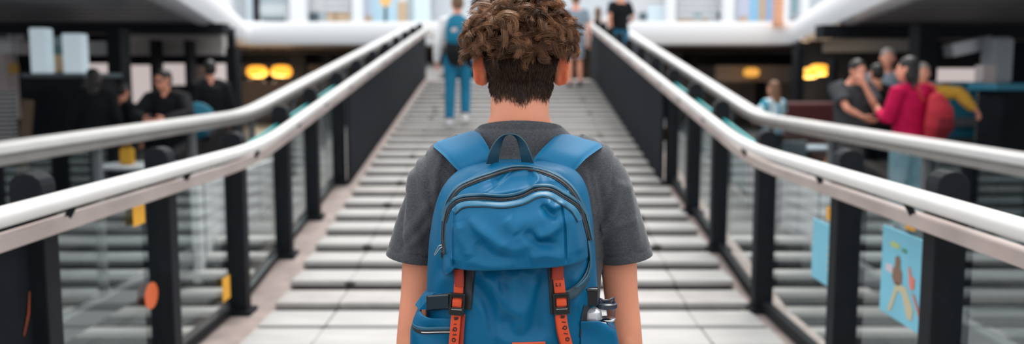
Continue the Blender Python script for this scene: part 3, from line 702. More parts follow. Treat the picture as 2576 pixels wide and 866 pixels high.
person('dark hooded figure standing between the black kiosk and the black column', (w.x, D, FL), R(20), 1.60, shirt=BLACKC, sleeve='long', pants=BLACKC, shoe=SHOED, hair='long', hairm=HAIRD, loose=2.4, group='guests in the left cafe')
D = 11.5; w = P(532, 300, D)
person('dark figure standing right of the guest in sunglasses, back turned', (w.x, D, FL), R(30), 1.72, shirt=BLACKC, sleeve='long', pants=BLACKC, shoe=SHOED, hair='short', hairm=HAIRD, loose=2.6, group='guests in the left cafe')
D = 10.7; w = P(322, 300, D)
person('stooping figure in dark clothes just left of the guest in sunglasses', (w.x - .05, D, FL), R(-25), 1.42, face=(0, 1, -.4), shirt=BLACKC, sleeve='long', pants=GREYC, shoe=SHOED, hair='short', hairm=HAIRD, loose=2.6, group='guests in the left cafe')

# right cafe
D = 8.3; w = P(2290, 300, D)
wom, J, M, S = person('dark-haired woman in magenta top and light jeans wearing a red backpack, back turned', (w.x, D, FL), R(18), 1.70,
    pose=dict(head=(-.05, .02, 1.62), ell=(-.25, .02, 1.14), wrl=(-.19, .20, 1.20), elr=(.25, -.04, 1.14), wrr=(.24, .10, .95), knr=(.15, .06, .5), anr=(.19, .02, .09)),
    face=(-.7, 1, 0), shirt=MAG, sleeve='long', pants=LJEAN, shoe=SHOEW, hair='long', hairm=HAIRD, fem=True, loose=1.5, group='guests in the right cafe')
bk = empty('backpack', (w.x + .09, D - .16, FL + .95), 'red backpack hanging on the back of the woman in magenta', 'backpack', rz=R(18))
REDN = cloth('red_nylon', (.52, .04, .06))
g = MB().tube([(.06, -.02, -.02), (.07, -.06, .10), (.08, -.06, .24), (.07, -.02, .36)], [(.11, .06), (.15, .10), (.14, .09), (.09, .05)], 18, ref=(1, 0, 0)); link_mesh(remesh(g, .012, 3), 'bag_body', REDN, bk)
g = MB().tube([(.07, -.10, .02), (.08, -.14, .10), (.08, -.12, .18)], [(.08, .03), (.10, .045), (.09, .03)], 16, ref=(1, 0, 0)); link_mesh(remesh(g, .010, 2), 'front_pocket', cloth('dark_red_nylon', (.20, .02, .03)), bk)
for s in (-1, 1): MB().tube([(.04 + s * .08, .02, .33), (.03 + s * .10, .08, .47), (.02 + s * .11, .17, .50), (.02 + s * .12, .27, .42), (.03 + s * .13, .27, .22), (.05 + s * .14, .12, .03)], [(.022, .008)] * 6, 10, ref=(1, 0, 0)).obj('shoulder_strap', REDN, bk, smooth=True)
D = 9.7; w = P(2140, 300, D)
person('person in charcoal shirt holding a bare forearm up to the face', (w.x, D, FL), R(180), 1.72,
    pose=dict(head=(-.04, .06, 1.60), elr=(.14, .26, 1.18), ell=(-.20, .24, 1.16), wrl=(-.06, .20, 1.44), wrr=(.0, .32, 1.10)), face=(-.2, 1, -.1), up=(.1, 0, 1),
    shirt=GREYC, sleeve='short', pants=BLACKC, shoe=SHOED, hair='short', hairm=HAIRD, eyes=True, curl=.25, palm={'l': ((.1, -1, 0), (1, 0, 0))}, loose=2.2, group='guests in the right cafe')
D = 10.6; w = P(2196, 300, D)
person('figure in black standing between the face-touching person and the woman in magenta', (w.x + .02, D, FL), R(15), 1.66, shirt=BLACKC, sleeve='long', pants=BLACKC, shoe=SHOED, hair='short', hairm=HAIRD, loose=2.4, group='guests in the right cafe')
D = 11.6; w = P(2226, 300, D)
person('grey-haired person in grey blue shirt behind the dark-haired head of the woman in magenta', (w.x, D, FL), R(160), 1.88, shirt=GBLUE, sleeve='long', pants=BLACKC, shoe=SHOED, hair='cap', hairm=HAIRG, eyes=True, group='guests in the right cafe')
D = 9.9; w = P(2315, 300, D)
person('person in yellow jacket reaching one arm out behind the woman in magenta', (w.x, D, FL), R(175), 1.66, pose=dict(ell=(-.40, .06, 1.40), wrl=(-.54, .14, 1.22)), shirt=YEL, sleeve='long', pants=GREYC, shoe=SHOED, hair='short', hairm=HAIRG, loose=2.0, eyes=True, group='guests in the right cafe')
D = 11.4; w = P(1944, 300, D)
person('person in pale blue striped shirt with long light brown hair behind the right outer rail', (w.x, D, FL), R(35), 1.45, face=(.1, 1, -.1), shirt=PBLUE, sleeve='short', pants=GREYC, shoe=SHOED, hair='long', hairm=HAIRL, fem=True, loose=1.7, group='guests in the right cafe',
       pose=dict(ell=(-.30, .05, 1.22), wrl=(-.16, .24, 1.12), elr=(.30, .05, 1.22), wrr=(.16, .26, 1.12)))

# ------------------------------------------------------------------ cafe furniture and loose things
def table(px, py, D, label, m, r=.42, h=.72):
    c = P(px, py, D); root = empty('cafe_table', (c.x, D, FL), label, 'table', 'cafe tables behind the outer rails')
    MB().lathe([(.001, h - .03), (r * .96, h - .03), (r, h - .015), (r * .98, h), (.001, h)], (0, 0, 0), 28).obj('table_top', m, root, smooth=30)
    MB().tube([(0, 0, .02), (0, 0, h - .03)], [.03, .03], 12).obj('column_leg', BLACK, root, smooth=True)
    MB().lathe([(.001, 0), (.24, 0), (.24, .015), (.05, .04), (.001, .045)], (0, 0, 0), 24).obj('base', BLACK, root, smooth=30)
    return c
t1 = table(352, 415, 8.9, 'round pale cafe table with a yellow bag and a cyan box on it', WHITEP, .37, .62)
def bagthing(px, D, z, w, h, m, label, name='paper_bag', cat='bag'):
    c = P(px, 300, D); root = empty(name, (c.x, D, z), label, cat)
    g = MB().quadbox([(-w / 2, -w * .3, 0), (w / 2, -w * .3, 0), (w / 2, w * .3, 0), (-w / 2, w * .3, 0)], (0, 0, h)); g.obj('bag_body', m, root, bevel=.012)
    MB().tube([(-w * .25, 0, h), (-w * .2, 0, h + .05), (w * .2, 0, h + .05), (w * .25, 0, h)], [.006] * 4, 8).obj('handle', m, root, smooth=True)
bagthing(316, 8.85, FL + .62, .13, .16, YELLOW, 'small yellow bag on the round pale table below the left outer rail')
bagthing(396, 8.9, FL + .62, .24, .11, CYAN, 'flat cyan bag on the round pale table beside the yellow bag')
t2 = table(2036, 360, 10.7, 'round pale cafe table before the person in pale blue stripes', PALEBLUE, .33, .66)
bagthing(2088, 9.2, FL + .42, .14, .18, YELLOW, 'amber bag on the dark stool below the right outer rail')
def stool(px, D, label, h=.42):
    c = P(px, 300, D); root = empty('stool', (c.x, D, FL), label, 'stool', 'dark stools in the cafes')
    MB().lathe([(.001, h - .05), (.19, h - .05), (.20, h - .025), (.18, h), (.001, h)], (0, 0, 0), 24).obj('seat', BLACK, root, smooth=30)
    for a in range(4):
        t = R(45 + 90 * a); MB().tube([(.12 * math.cos(t), .12 * math.sin(t), h - .05), (.19 * math.cos(t), .19 * math.sin(t), .014)], [.014, .012], 8).obj('leg', BLACK, root, smooth=True)
stool(2088, 9.2, 'dark round stool carrying the amber bag below the right outer rail')
k = root_at('sofa', 2046, 330, 14.0, 'maroon sofa back behind the amber lamps in the right cafe', 'sofa'); k.location.z = FL
for nm, c, d in (('seat', (0, 0, .24), (1.1, .7, .40)), ('backrest', (0, .30, .60), (1.1, .2, 1.0)), ('armrest', (-.6, 0, .34), (.16, .8, .62)), ('armrest', (.6, 0, .34), (.16, .8, .62))):
    MB().box(c, d).obj(nm, MAROON, k, bevel=.06)
k = root_at('menu_board', 1999, 352, 10.05, 'grey blue menu board with a pale card under the right outer rail', 'board'); k.location.z = FL
MB().box((0, 0, .42), (.28, .04, .70)).obj('board', mat('board_grey_blue', (.20, .26, .29), .5), k, bevel=.008)
MB().box((.04, -.03, .30), (.16, .02, .22)).obj('card', PALEBLUE, k)
for s in (-1, 1): MB().box((s * .14, .0, .04), (.03, .22, .08)).obj('foot', BLACK, k)

# ------------------------------------------------------------------ posters and stickers on the ramp's glass
def chair(px, D, label, rz):
    c = P(px, 300, D); root = empty('cafe_chair', (c.x, D, FL), label, 'chair', rz=rz)
    MB().box((0, 0, .45), (.42, .42, .05)).obj('seat', BLACK, root, bevel=.015)
    g = MB().ell((0, .20, .98), (.21, .03, .22)); g.obj('backrest', TEAL, root, smooth=True)
    for x in (-.18, .18):
        MB().tube([(x, .19, .44), (x * .8, .20, .95)], [.014, .014], 8).obj('back_post', BLACK, root, smooth=True)
        for y in (-.18, .18): MB().tube([(x, y, .44), (x * 1.1, y * 1.1, .015)], [.016, .014], 8).obj('leg', BLACK, root, smooth=True)
chair(490, 10.4, 'chair with a rounded teal blue backrest right of the guest in sunglasses', R(10))
def on_glass(side, lat, d0, d1, z0, z1, t=.012):
    """upright slab just outside the ramp's balustrade glass"""
    x = side * lat
    return [(x, d0, z0), (x, d1, z0), (x, d1, z1), (x, d0, z1)], (side * t, 0, 0)
def glass_patch(name, side, lat, d0, d1, z0, z1, m, label, cat, rnd=.01, group=None):
    q, dv = on_glass(side, lat, d0, d1, z0, z1); c = Vector(((q[0][0]), (d0 + d1) / 2, z0))
    g = MB().quadbox([Vector(p) - c for p in q], dv); o = g.obj(name, m, bevel=rnd, loc=c); return tag(o, label, cat, group)
def pos(px, py, lat, side):
    """the point of the upright plane x = side*lat seen at that pixel"""
    d = lat * FPX / abs(px - CXP)
    for _ in range(4): p = P(px, py, d); d *= lat / abs(p.x)
    return P(px, py, d)
LR = 1.672   # inner face of the right glass
def poster(px0, px1, yt, yb, label):
    a = pos(px0, yt, LR + .02, 1); b = pos(px1, yb, LR + .02, 1); d0, d1 = b.y, a.y; z1 = a.z; z0 = b.z
    root = empty('poster', (LR + .012, (d0 + d1) / 2, z0), label, 'poster', 'blue posters on the right balustrade')
    W, H = d1 - d0, z1 - z0
    MB().box((.01, 0, H / 2), (.012, W, H)).obj('poster_sheet', CYAN, root, bevel=.012)
    return root, W, H
def blob(root, name, pts, m, W, H, t=.003):
    """flat printed shape; (u, v) from the sheet's far-left bottom corner, seen from the ramp"""
    g = MB().quadbox([(.0035, W / 2 - u * W, v * H) for u, v in pts], (-t, 0, 0)); g.obj(name, m, root)
pr, W, H = poster(2047, 2106, 548, 738, 'plain light blue poster with faint cream lines on the right balustrade, farther of the two')
for v in (.62, .5, .38, .26): blob(pr, 'printed_line', [(.62, v), (.88, v), (.88, v + .05), (.62, v + .05)], mat('cream_print', (.52, .66, .62), .5), W, H)
blob(pr, 'printed_mark', [(.84, .83), (.96, .83), (.96, .87), (.84, .87)], mat('olive_print', (.16, .17, .06), .5), W, H)
pr, W, H = poster(2223, 2321, 565, 848, 'blue poster with painted bathers on a beach on the right balustrade, nearer of the two')
blob(pr, 'printed_line', [(.22, .80), (.42, .80), (.44, .85), (.24, .86)], mat('yellow_green_print', (.50, .58, .22), .5), W, H)
blob(pr, 'printed_mark', [(.50, .79), (.60, .79), (.60, .83), (.50, .83)], mat('green_print', (.10, .30, .18), .5), W, H)
blob(pr, 'bather', [(.36, .70), (.43, .73), (.47, .68), (.47, .60), (.52, .55), (.52, .44), (.46, .40), (.36, .40), (.30, .46), (.32, .56), (.36, .60)], BROWN, W, H)
blob(pr, 'bather', [(.66, .66), (.69, .66), (.72, .58), (.80, .56), (.80, .46), (.74, .42), (.70, .46), (.68, .56)], mat('coral_print', (.80, .22, .16), .5), W, H)
blob(pr, 'cloud_patch', [(.14, .50), (.30, .50), (.30, .60), (.14, .58)], mat('pink_white_print', (.66, .60, .66), .5), W, H)
blob(pr, 'sand_patch', [(.22, .06), (.30, .08), (.44, .34), (.54, .34), (.68, .10), (.78, .10), (.80, .22), (.62, .42), (.40, .42)], mat('sand_print', (.60, .54, .36), .5), W, H)
blob(pr, 'red_slide', [(.76, .40), (.82, .38), (.99, .18), (.97, .14)], mat('red_brown_print', (.55, .20, .15), .5), W, H, .004)
def sticker(px0, px1, y0, y1, side, lat, m, label, round_=False):
    a = pos(px0, y0, lat, side); b = pos(px1, y1, lat, side); d0, d1 = sorted((a.y, b.y)); c = pos((px0 + px1) / 2, (y0 + y1) / 2, lat, side)
    h = abs(y1 - y0) / FPX * c.y; g = MB()
    if round_: g.quadbox([(0, (d1 - d0) / 2 * math.cos(t), h / 2 * math.sin(t)) for t in np.linspace(0, 2 * math.pi, 25)[:-1]], (side * .004, 0, 0))
    else: g.quadbox([(0, -(d1 - d0) / 2, -h / 2), (0, (d1 - d0) / 2, -h / 2), (0, (d1 - d0) / 2, h / 2), (0, -(d1 - d0) / 2, h / 2)], (side * .004, 0, 0))
    o = g.obj('sticker', m, loc=(side * lat, c.y, c.z)); tag(o, label, 'sticker', 'stickers on the balustrade glass')
LL = 1.838
sticker(335, 366, 518, 566, -1, LL, YELLOW, 'square yellow sticker high on the left balustrade glass beside the second black post')
sticker(560, 580, 696, 756, -1, LL, YELLOW, 'tall amber sticker low on the left balustrade glass')
sticker(364, 400, 710, 778, -1, LL, ORANGE, 'round orange sticker on the left balustrade glass', True)
sticker(2079, 2096, 522, 556, 1, LR + .012, YELLOW, 'amber tag above the plain light blue poster')
sticker(2278, 2300, 540, 580, 1, LR + .012, YELLOW, 'amber tag above the poster with bathers')
sticker(1666, 1682, 322, 356, 1, LR + .012, YELLOW, 'small amber sticker far up the right balustrade glass')

a_, b_ = pos(76, 735, 1.84, -1), pos(62, 845, 1.84, -1)
g = MB().tube([(0, 0, 0), (.004, (b_.y - a_.y) * .5 + .006, (b_.z - a_.z) * .5), (0, b_.y - a_.y, b_.z - a_.z)], [(.003, .002), (.007, .002), (.003, .002)], 8, ref=(0, 1, 0))
tag(g.obj('sticker', mat('rust_orange_strip', (.30, .055, .015), .5), loc=(-1.842, a_.y, a_.z), smooth=True), 'thin curved rust orange strip on the dark panel at the lower left corner', 'sticker', 'stickers on the balustrade glass')
# ------------------------------------------------------------------ the young man with the backpack
HX, HY = P(1307, 400, 2.0).x, 2.0
def hz(py, Y=2.0): return P(1307, py, Y).z
def hr(px, py, Y=2.0): return P(px, py, Y).x - HX
HL = Vector((HX, HY, 0))
mb = MB()
HC = Vector((.003, .02, hz(163)))
HM = head(mb, HC, Vector((0, 1, -.03)), Vector((0, 0, 1)), 1.06)
# back of the skull and the nape
mb.ell(HC + Vector((0, -.040, .020)), (.078, .072, .080), None, 24, 16)
mb.ell(HC + Vector((0, -.030, -.045)), (.070, .060, .060), None, 24, 16)
for q in (-1, 1):       # ears standing off the head
    Me = Matrix.Rotation(q * R(28), 3, 'Z') @ Matrix.Rotation(q * R(-10), 3, 'Y')
    c = HC + Vector((q * .094, -.006, -.010)); mb.ell(c, (.010, .023, .038), Me, 16, 12); mb.ell(c + Vector((q * .004, -.004, .012)), (.009, .021, .024), Me, 16, 12)
    mb.ell(c + Vector((-q * .006, .004, -.028)), (.009, .011, .012), None, 12, 8)
mb.tube([(0, .01, 1.40), (0, -.012, hz(322)), (0, -.016, hz(285)), (0, -.012, hz(240)), (0, .0, hz(200))], [(.085, .065), (.074, .064), (.0665, .060), (.066, .060), (.066, .065)], 24, ref=(1, 0, 0))
lv = [(950, .155, .105), (900, .162, .105), (800, .160, .105), (700, .165, .108), (600, .175, .115), (500, .185, .118), (430, .185, .108), (390, .165, .092), (360, .12, .078), (335, .082, .064)]
mb.tube([(0, .01 if z > 500 else .0, hz(z)) for z, a, b in lv], [(a, b) for z, a, b in lv], 26, ref=(1, 0, 0))
arms = {}
for s in (-1, 1):
    xe = .231
    A = [(.165, 0, hz(408)), (.195, .0, hz(455)), (.222, .004, hz(560)), (.231, .006, hz(660)), (.238, .004, hz(745)), (.247, .0, hz(820)), (.252, .008, hz(870)), (.258, .05, hz(960)), (.262, .10, hz(1080)), (.262, .14, hz(1170))]
    rr = [.050, .054, .046, .0425, .040, .0385, .039, .037, .030, (.029, .022)]
    mb.tube([(s * x, y, z) for x, y, z in A], rr, 20, ref=(1, 0, 0))
    mb.ell((s * .248, -.020, hz(850)), (.022, .020, .030)); mb.ell((s * .243, .006, hz(800)), (.036, .034, .05))
    w = Vector((s * .262, .14, hz(1170))); hand(mb, w, Vector((0, .25, -1)), Vector((-s, 0, 0)), Vector((0, 1, 0)), .3, 1.02, .0095)
    mb.tube([(s * .09, 0, .93), (s * .095, .01, .72), (s * .10, .03, .50), (s * .102, .0, .34), (s * .105, -.03, .09)], [.092, .078, .056, .058, .038], 18)
    mb.tube([(s * .105, -.075, .045), (s * .107, .03, .04), (s * .11, .15, .025)], [(.034, .04), (.042, .034), (.038, .02)], 14, ref=(1, 0, 0))
me = remesh(mb, .0048, 5, 'person')
# stubble-dark skin where the fade grows: an attribute of the scalp itself
V = vget(me); hc = np.array(HC)
rel = V - hc
def hair_line(dx):
    """height of the nape hairline at sideways offset dx (m)"""
    px = np.abs(dx) * 1100
    return np.interp(px, [0, 12, 30, 48, 60, 72, 84, 92], [hz(263), hz(258), hz(247), hz(246), hz(254), hz(238), hz(190), hz(120)])
def fade_mask(p):
    z = p[:, 2]; dx = p[:, 0] - hc[0]; y = p[:, 1] - hc[1]
    a = np.clip((z - hair_line(dx)) / .018 + .35, 0, 1)
    side = np.clip((-(y) + .035 - np.clip((hc[2] - .01 - z), 0, 1) * .55) / .02, 0, 1)
    top = np.clip((z - hc[2] - .075) / .02, 0, 1)
    return np.clip(np.maximum(a * side, top * np.clip((.07 - y) / .02, 0, 1)), 0, 1)
mask = fade_mask(V) * (V[:, 2] > hz(290))
ear = (np.abs(V[:, 0] - hc[0]) > .0835) & (V[:, 2] < hz(128)); mask[ear] = 0
SKH = mat('warm_skin', (.86, .37, .235), .48, spec=.3, sub=.35, subr=(1, .26, .11), subs=.018, noise=.07, nscale=10, bump=.12, bscale=160)
nt = SKH.node_tree; b = nt.nodes['Principled BSDF']; src = b.inputs['Base Color'].links[0].from_socket
at = nt.nodes.new('ShaderNodeAttribute'); at.attribute_name = 'scalp_hair'; mx = nt.nodes.new('ShaderNodeMix'); mx.data_type = 'RGBA'
mx.inputs[7].default_value = (.030, .016, .011, 1); nt.links.new(at.outputs['Fac'], mx.inputs[0]); nt.links.new(src, mx.inputs[6]); nt.links.new(mx.outputs[2], b.inputs['Base Color'])
at2 = me.attributes.new('scalp_hair', 'FLOAT', 'POINT'); at2.data.foreach_set('value', mask.astype(np.float32))
redm = np.clip((np.abs(V[:, 0] - hc[0]) - .080) / .010, 0, 1) * (np.abs(V[:, 2] - hc[2] + .01) < .055) * (np.abs(V[:, 1]) < .06)  # natural ear redness plus the backlit glow, both put into the skin colour
me.attributes.new('ear_backlit_tint', 'FLOAT', 'POINT').data.foreach_set('value', redm.astype(np.float32))
a3 = nt.nodes.new('ShaderNodeAttribute'); a3.attribute_name = 'ear_backlit_tint'; m3 = nt.nodes.new('ShaderNodeMix'); m3.data_type = 'RGBA'
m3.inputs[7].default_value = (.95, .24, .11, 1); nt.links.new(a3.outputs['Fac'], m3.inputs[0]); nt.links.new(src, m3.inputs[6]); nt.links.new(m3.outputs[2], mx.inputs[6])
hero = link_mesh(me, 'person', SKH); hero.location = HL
tag(hero, 'young man with curly brown hair and grey t-shirt seen from behind, wearing a blue backpack', 'person')
heroV, heroN = vget(me), nget(me)

# moles on neck and arm are part of the skin; hair: fade, dark under-cap, curly locks
def strands(roots, paths, rad, name, m, cvar=None):
    """paths: (n, k, 3) -> tapering three-sided strands in one mesh"""
    n, k, _ = paths.shape
    t = np.gradient(paths, axis=1); t /= np.linalg.norm(t, axis=2, keepdims=True) + 1e-9
    up = np.array([.3, .5, .8]); a = np.cross(t, up); a /= np.linalg.norm(a, axis=2, keepdims=True) + 1e-9; b = np.cross(t, a)
    r = rad[None, :, None] if rad.ndim == 1 else rad[:, :, None]
    vs = [paths + r * (a * math.cos(q) + b * math.sin(q)) for q in (0, 2.094, 4.189)]
    VV = np.stack(vs, axis=2).reshape(-1, 3)                       # n,k,3,xyz
    base = (np.arange(n)[:, None, None] * k + np.arange(k - 1)[None, :, None]) * 3
    j = np.arange(3)[None, None, :]; j2 = (j + 1) % 3
    F = np.stack([base + j, base + j2, base + 3 + j2, base + 3 + j], axis=-1).reshape(-1, 4)
    me = big_mesh(name, VV, F)
    if cvar is not None:
        q = me.attributes.new('tone', 'FLOAT', 'POINT'); q.data.foreach_set('value', np.repeat(cvar, k * 3).astype(np.float32))
    return me
def hair_mat(name, lo, hi, rough=.38):
    m = mat(name, lo, rough, spec=.32); nt = m.node_tree; b = nt.nodes['Principled BSDF']
    a = nt.nodes.new('ShaderNodeAttribute'); a.attribute_name = 'tone'; x = nt.nodes.new('ShaderNodeMix'); x.data_type = 'RGBA'
    x.inputs[6].default_value = (*lo, 1); x.inputs[7].default_value = (*hi, 1); nt.links.new(a.outputs['Fac'], x.inputs[0]); nt.links.new(x.outputs[2], b.inputs['Base Color']); return m
CURL = hair_mat('curly_brown_hair', (.046, .020, .010), (.56, .285, .15)); FADE = hair_mat('short_dark_hair', (.020, .010, .007), (.115, .055, .032), .5)

# fade
sel = np.where((mask > .08) & (heroV[:, 1] - hc[1] < .06) & (heroV[:, 2] < hc[2] + .085))[0]
n = 15000; pick = rng.choice(sel, n); keep = rng.random(n) < np.clip(mask[pick] * 1.1, 0, 1); pick = pick[keep]; n = len(pick)
p0 = heroV[pick] + rng.normal(0, .0014, (n, 3)); nr = heroN[pick]
dn = np.tile(np.array([0, 0, -1.0]), (n, 1)); dn[:, 0] += -np.sign(p0[:, 0] - hc[0]) * .18 + rng.normal(0, .14, n)
dn -= nr * (dn * nr).sum(1, keepdims=True); dn /= np.linalg.norm(dn, axis=1, keepdims=True) + 1e-9
hgt = np.clip((p0[:, 2] - hz(262)) / .12, 0, 1)
L = (.006 + .010 * hgt) * (.7 + .6 * rng.random(n)); lift = .0015 + .0045 * hgt
ts = np.linspace(0, 1, 5)
paths = p0[:, None, :] + dn[:, None, :] * (L[:, None] * ts)[..., None] + nr[:, None, :] * (lift[:, None] * np.sqrt(ts + .02))[..., None]
o = link_mesh(strands(None, paths, np.array([.00042, .0004, .00036, .00028, .0001]), 'hair_fade', FADE, rng.random(n) ** 1.6), 'hair_fade', FADE, hero); o['label'] = 'short dark faded hair on the nape'

# under-cap below the curls
g = MB(); g.ell(HC + Vector((0, -.012, .052)), (.090, .100, .082), None, 28, 18); g.ell(HC + Vector((0, -.046, .040)), (.080, .070, .070), None, 28, 18)
capm = remesh(g, .006, 4); 
cv = vget(capm); low = cv[:, 2] < hc[2] + .010; 
bm = bmesh.new(); bm.from_mesh(capm); bmesh.ops.delete(bm, geom=[v for v in bm.verts if v.co.z < HC.z - .004], context='VERTS'); bm.to_mesh(capm); bm.free(); capm.shade_smooth()
o = link_mesh(capm, 'hair_root_layer', mat('dark_hair_roots', (.020, .011, .008), .6, noise=.3, nscale=60, bump=.5, bscale=90), hero)

# curly locks
def fib(n):
    i = np.arange(n) + .5; ph = np.arccos(1 - 2 * i / n); th = math.pi * (1 + 5 ** .5) * i
    return np.stack([np.cos(th) * np.sin(ph), np.sin(th) * np.sin(ph), np.cos(ph)], 1)
dirs = fib(860)
dirs = dirs[(dirs[:, 2] > np.where(np.abs(dirs[:, 0]) < .5, -.12, .04)) & ~((dirs[:, 1] > .55) & (dirs[:, 2] < .15))]
rr = random.Random(11)
allp = []; tone = []; rads = []
ns, kk = 62, 16
tt = np.linspace(0, 1, kk)
for d in dirs:
    d = d + np.array([rr.gauss(0, .07) for _ in range(3)]); d /= np.linalg.norm(d)
    c = hc + np.array([0, -.020, .045]); root = c + d * np.array([.080, .092, .080])
    nrm = d / np.array([.080, .092, .080]); nrm /= np.linalg.norm(nrm)
    hi = max(0, d[2])
    down = np.array([0, 0, -1.0]) - nrm * (-nrm[2]); dl = np.linalg.norm(down); down = down / dl if dl > .15 else np.array([rr.gauss(0, 1), rr.gauss(0, 1), 0])
    side = np.cross(nrm, down); side /= np.linalg.norm(side) + 1e-9
    sw = rr.choice((-1, 1)) * rr.uniform(.25, 1.1); flow = down * rr.uniform(.3, 1.0) + side * sw
    flow /= np.linalg.norm(flow); b2 = np.cross(nrm, flow)
    low = d[2] < .12
    Lk = rr.uniform(.045, .080) * (.62 if low else 1); H = rr.uniform(.018, .036) * (.50 if low and abs(d[0]) < .6 else 1.0) * (1.18 if abs(d[0]) > .6 and d[2] > -.05 else 1)
    if rr.random() < .10: H *= 1.35
    cr = rr.uniform(.007, .0135); turns = rr.uniform(.8, 1.7); ph0 = rr.uniform(0, 6.28); sgn = rr.choice((-1, 1))
    ang = ph0 + sgn * turns * 2 * math.pi * tt
    env = np.clip(tt * 3, 0, 1)
    guide = root[None] + nrm[None] * (H * np.sin(np.clip(tt * 1.9, 0, 1.75)))[:, None] + flow[None] * (Lk * tt ** 1.25)[:, None] \
        + (nrm[None] * (np.cos(ang) * cr * env * .8)[:, None] + b2[None] * (np.sin(ang) * cr * env)[:, None])
    T = np.gradient(guide, axis=0); T /= np.linalg.norm(T, axis=1, keepdims=True)
    A = np.cross(T, nrm); A /= np.linalg.norm(A, axis=1, keepdims=True) + 1e-9; B = np.cross(T, A)
    lw = rr.uniform(.0045, .0095); prof = lw * (.55 + .6 * np.sin(np.pi * np.clip(tt * .85 + .1, 0, 1)) - .45 * tt ** 2)
    u = rng.random(ns) ** .5; q = rng.random(ns) * 6.283; tw = rng.normal(0, .5, ns)
    x = u[:, None] * np.cos(q[:, None] + tw[:, None] * tt[None] * 2); y = .55 * u[:, None] * np.sin(q[:, None] + tw[:, None] * tt[None] * 2)
    st = guide[None] + A[None] * (x * prof[None])[..., None] + B[None] * (y * prof[None])[..., None]
    st += (rng.normal(0, .0030, (ns, 1, 3)) * (tt ** 1.5)[None, :, None])
    wf = rng.uniform(4, 9, (ns, 1)); wp_ = rng.uniform(0, 6.28, (ns, 1)); st += A[None] * (.0011 * np.sin(wf * tt[None] + wp_) * tt[None])[..., None]
    loose = rng.random(ns) < .05; st[loose] += (rng.normal(0, .006, (loose.sum(), 1, 3)) * (tt ** 1.6)[None, :, None])
    base = np.clip(rr.gauss(.36, .26) + .14 * hi, .05, .95)
    allp.append(st); tone.append(np.clip(base + rng.normal(0, .16, ns), 0, 1))
allp = np.concatenate(allp); tone = np.concatenate(tone)
rad = np.interp(tt, [0, .5, 1], [.00048, .00042, .00012])
o = link_mesh(strands(None, allp, rad, 'hair_curls', CURL, tone), 'hair_curls', CURL, hero); o['label'] = 'tousled curly brown hair on top of the head'
# strands that stick out
nf = 420; fd = dirs[rng.integers(0, len(dirs), nf)] + rng.normal(0, .12, (nf, 3)); fd /= np.linalg.norm(fd, axis=1, keepdims=True)
fr = (hc + np.array([0, -.02, .045])) + fd * np.array([.098, .11, .10]); fl = rng.uniform(.015, .042, nf); bend = rng.normal(0, .55, (nf, 3))
fp_ = fr[:, None] + fd[:, None] * (fl[:, None] * tt)[..., None] + bend[:, None] * (fl[:, None] * tt ** 2)[..., None]
o = link_mesh(strands(None, fp_, rad * .62, 'hair_flyaways', CURL, rng.random(nf)), 'hair_flyaways', CURL, hero)

# ---- t-shirt
SH = mat('heather_grey_jersey', (.098, .102, .112), .85, sheen=.25)
nt = SH.node_tree; n_ = nt.nodes; l_ = nt.links; b = n_['Principled BSDF']
t = n_.new('ShaderNodeTexCoord'); mp = n_.new('ShaderNodeMapping'); mp.inputs['Scale'].default_value = (200, 200, 760); l_.new(t.outputs['Object'], mp.inputs[0])
nz = n_.new('ShaderNodeTexNoise'); nz.inputs['Scale'].default_value = 1.0; nz.inputs['Detail'].default_value = 6; nz.inputs['Roughness'].default_value = .7; l_.new(mp.outputs[0], nz.inputs['Vector'])
rp = n_.new('ShaderNodeValToRGB'); rp.color_ramp.elements[0].position = .33; rp.color_ramp.elements[1].position = .70
rp.color_ramp.elements[0].color = (.032, .035, .041, 1); rp.color_ramp.elements[1].color = (.120, .126, .138, 1)
l_.new(nz.outputs['Fac'], rp.inputs[0]); l_.new(rp.outputs[0], b.inputs['Base Color'])
bp_ = n_.new('ShaderNodeBump'); bp_.inputs['Strength'].default_value = .35; bp_.inputs['Distance'].default_value = .0012; l_.new(nz.outputs['Fac'], bp_.inputs['Height']); l_.new(bp_.outputs[0], b.inputs['Normal'])
g = MB()
lv = [(1130, .185, .125), (1000, .185, .125), (900, .185, .124), (800, .182, .122), (700, .186, .124), (600, .196, .130), (520, .203, .131), (460, .203, .124), (425, .197, .113), (398, .183, .103), (374, .160, .093), (352, .128, .083), (334, .106, .080), (318, .094, .078), (304, .0865, .0745), (290, .084, .073)]
g.tube([(0, .004 if z > 460 else (-.001 if z > 360 else -.009), hz(z)) for z, a, b in lv], [(a, b) for z, a, b in lv], 34, ref=(1, 0, 0), caps='flat')
for s in (-1, 1):
    A = [(.115, .0, hz(395)), (.160, .0, hz(420)), (.190, .0, hz(465)), (.214, .002, hz(530)), (.234, .004, hz(590)), (.250, .006, hz(650)), (.258, .008, hz(690))]
    rr_ = [(.060, .066), (.064, .070), (.062, .072), (.059, .070), (.058, .068), (.058, .066), (.058, .066)]
    g.tube([(s * x, y, z) for x, y, z in A], rr_, 24, ref=(1, 0, 0), caps='flat')
ms = remesh(g, .0055, 7, 't_shirt')
bm = bmesh.new(); bm.from_mesh(ms)
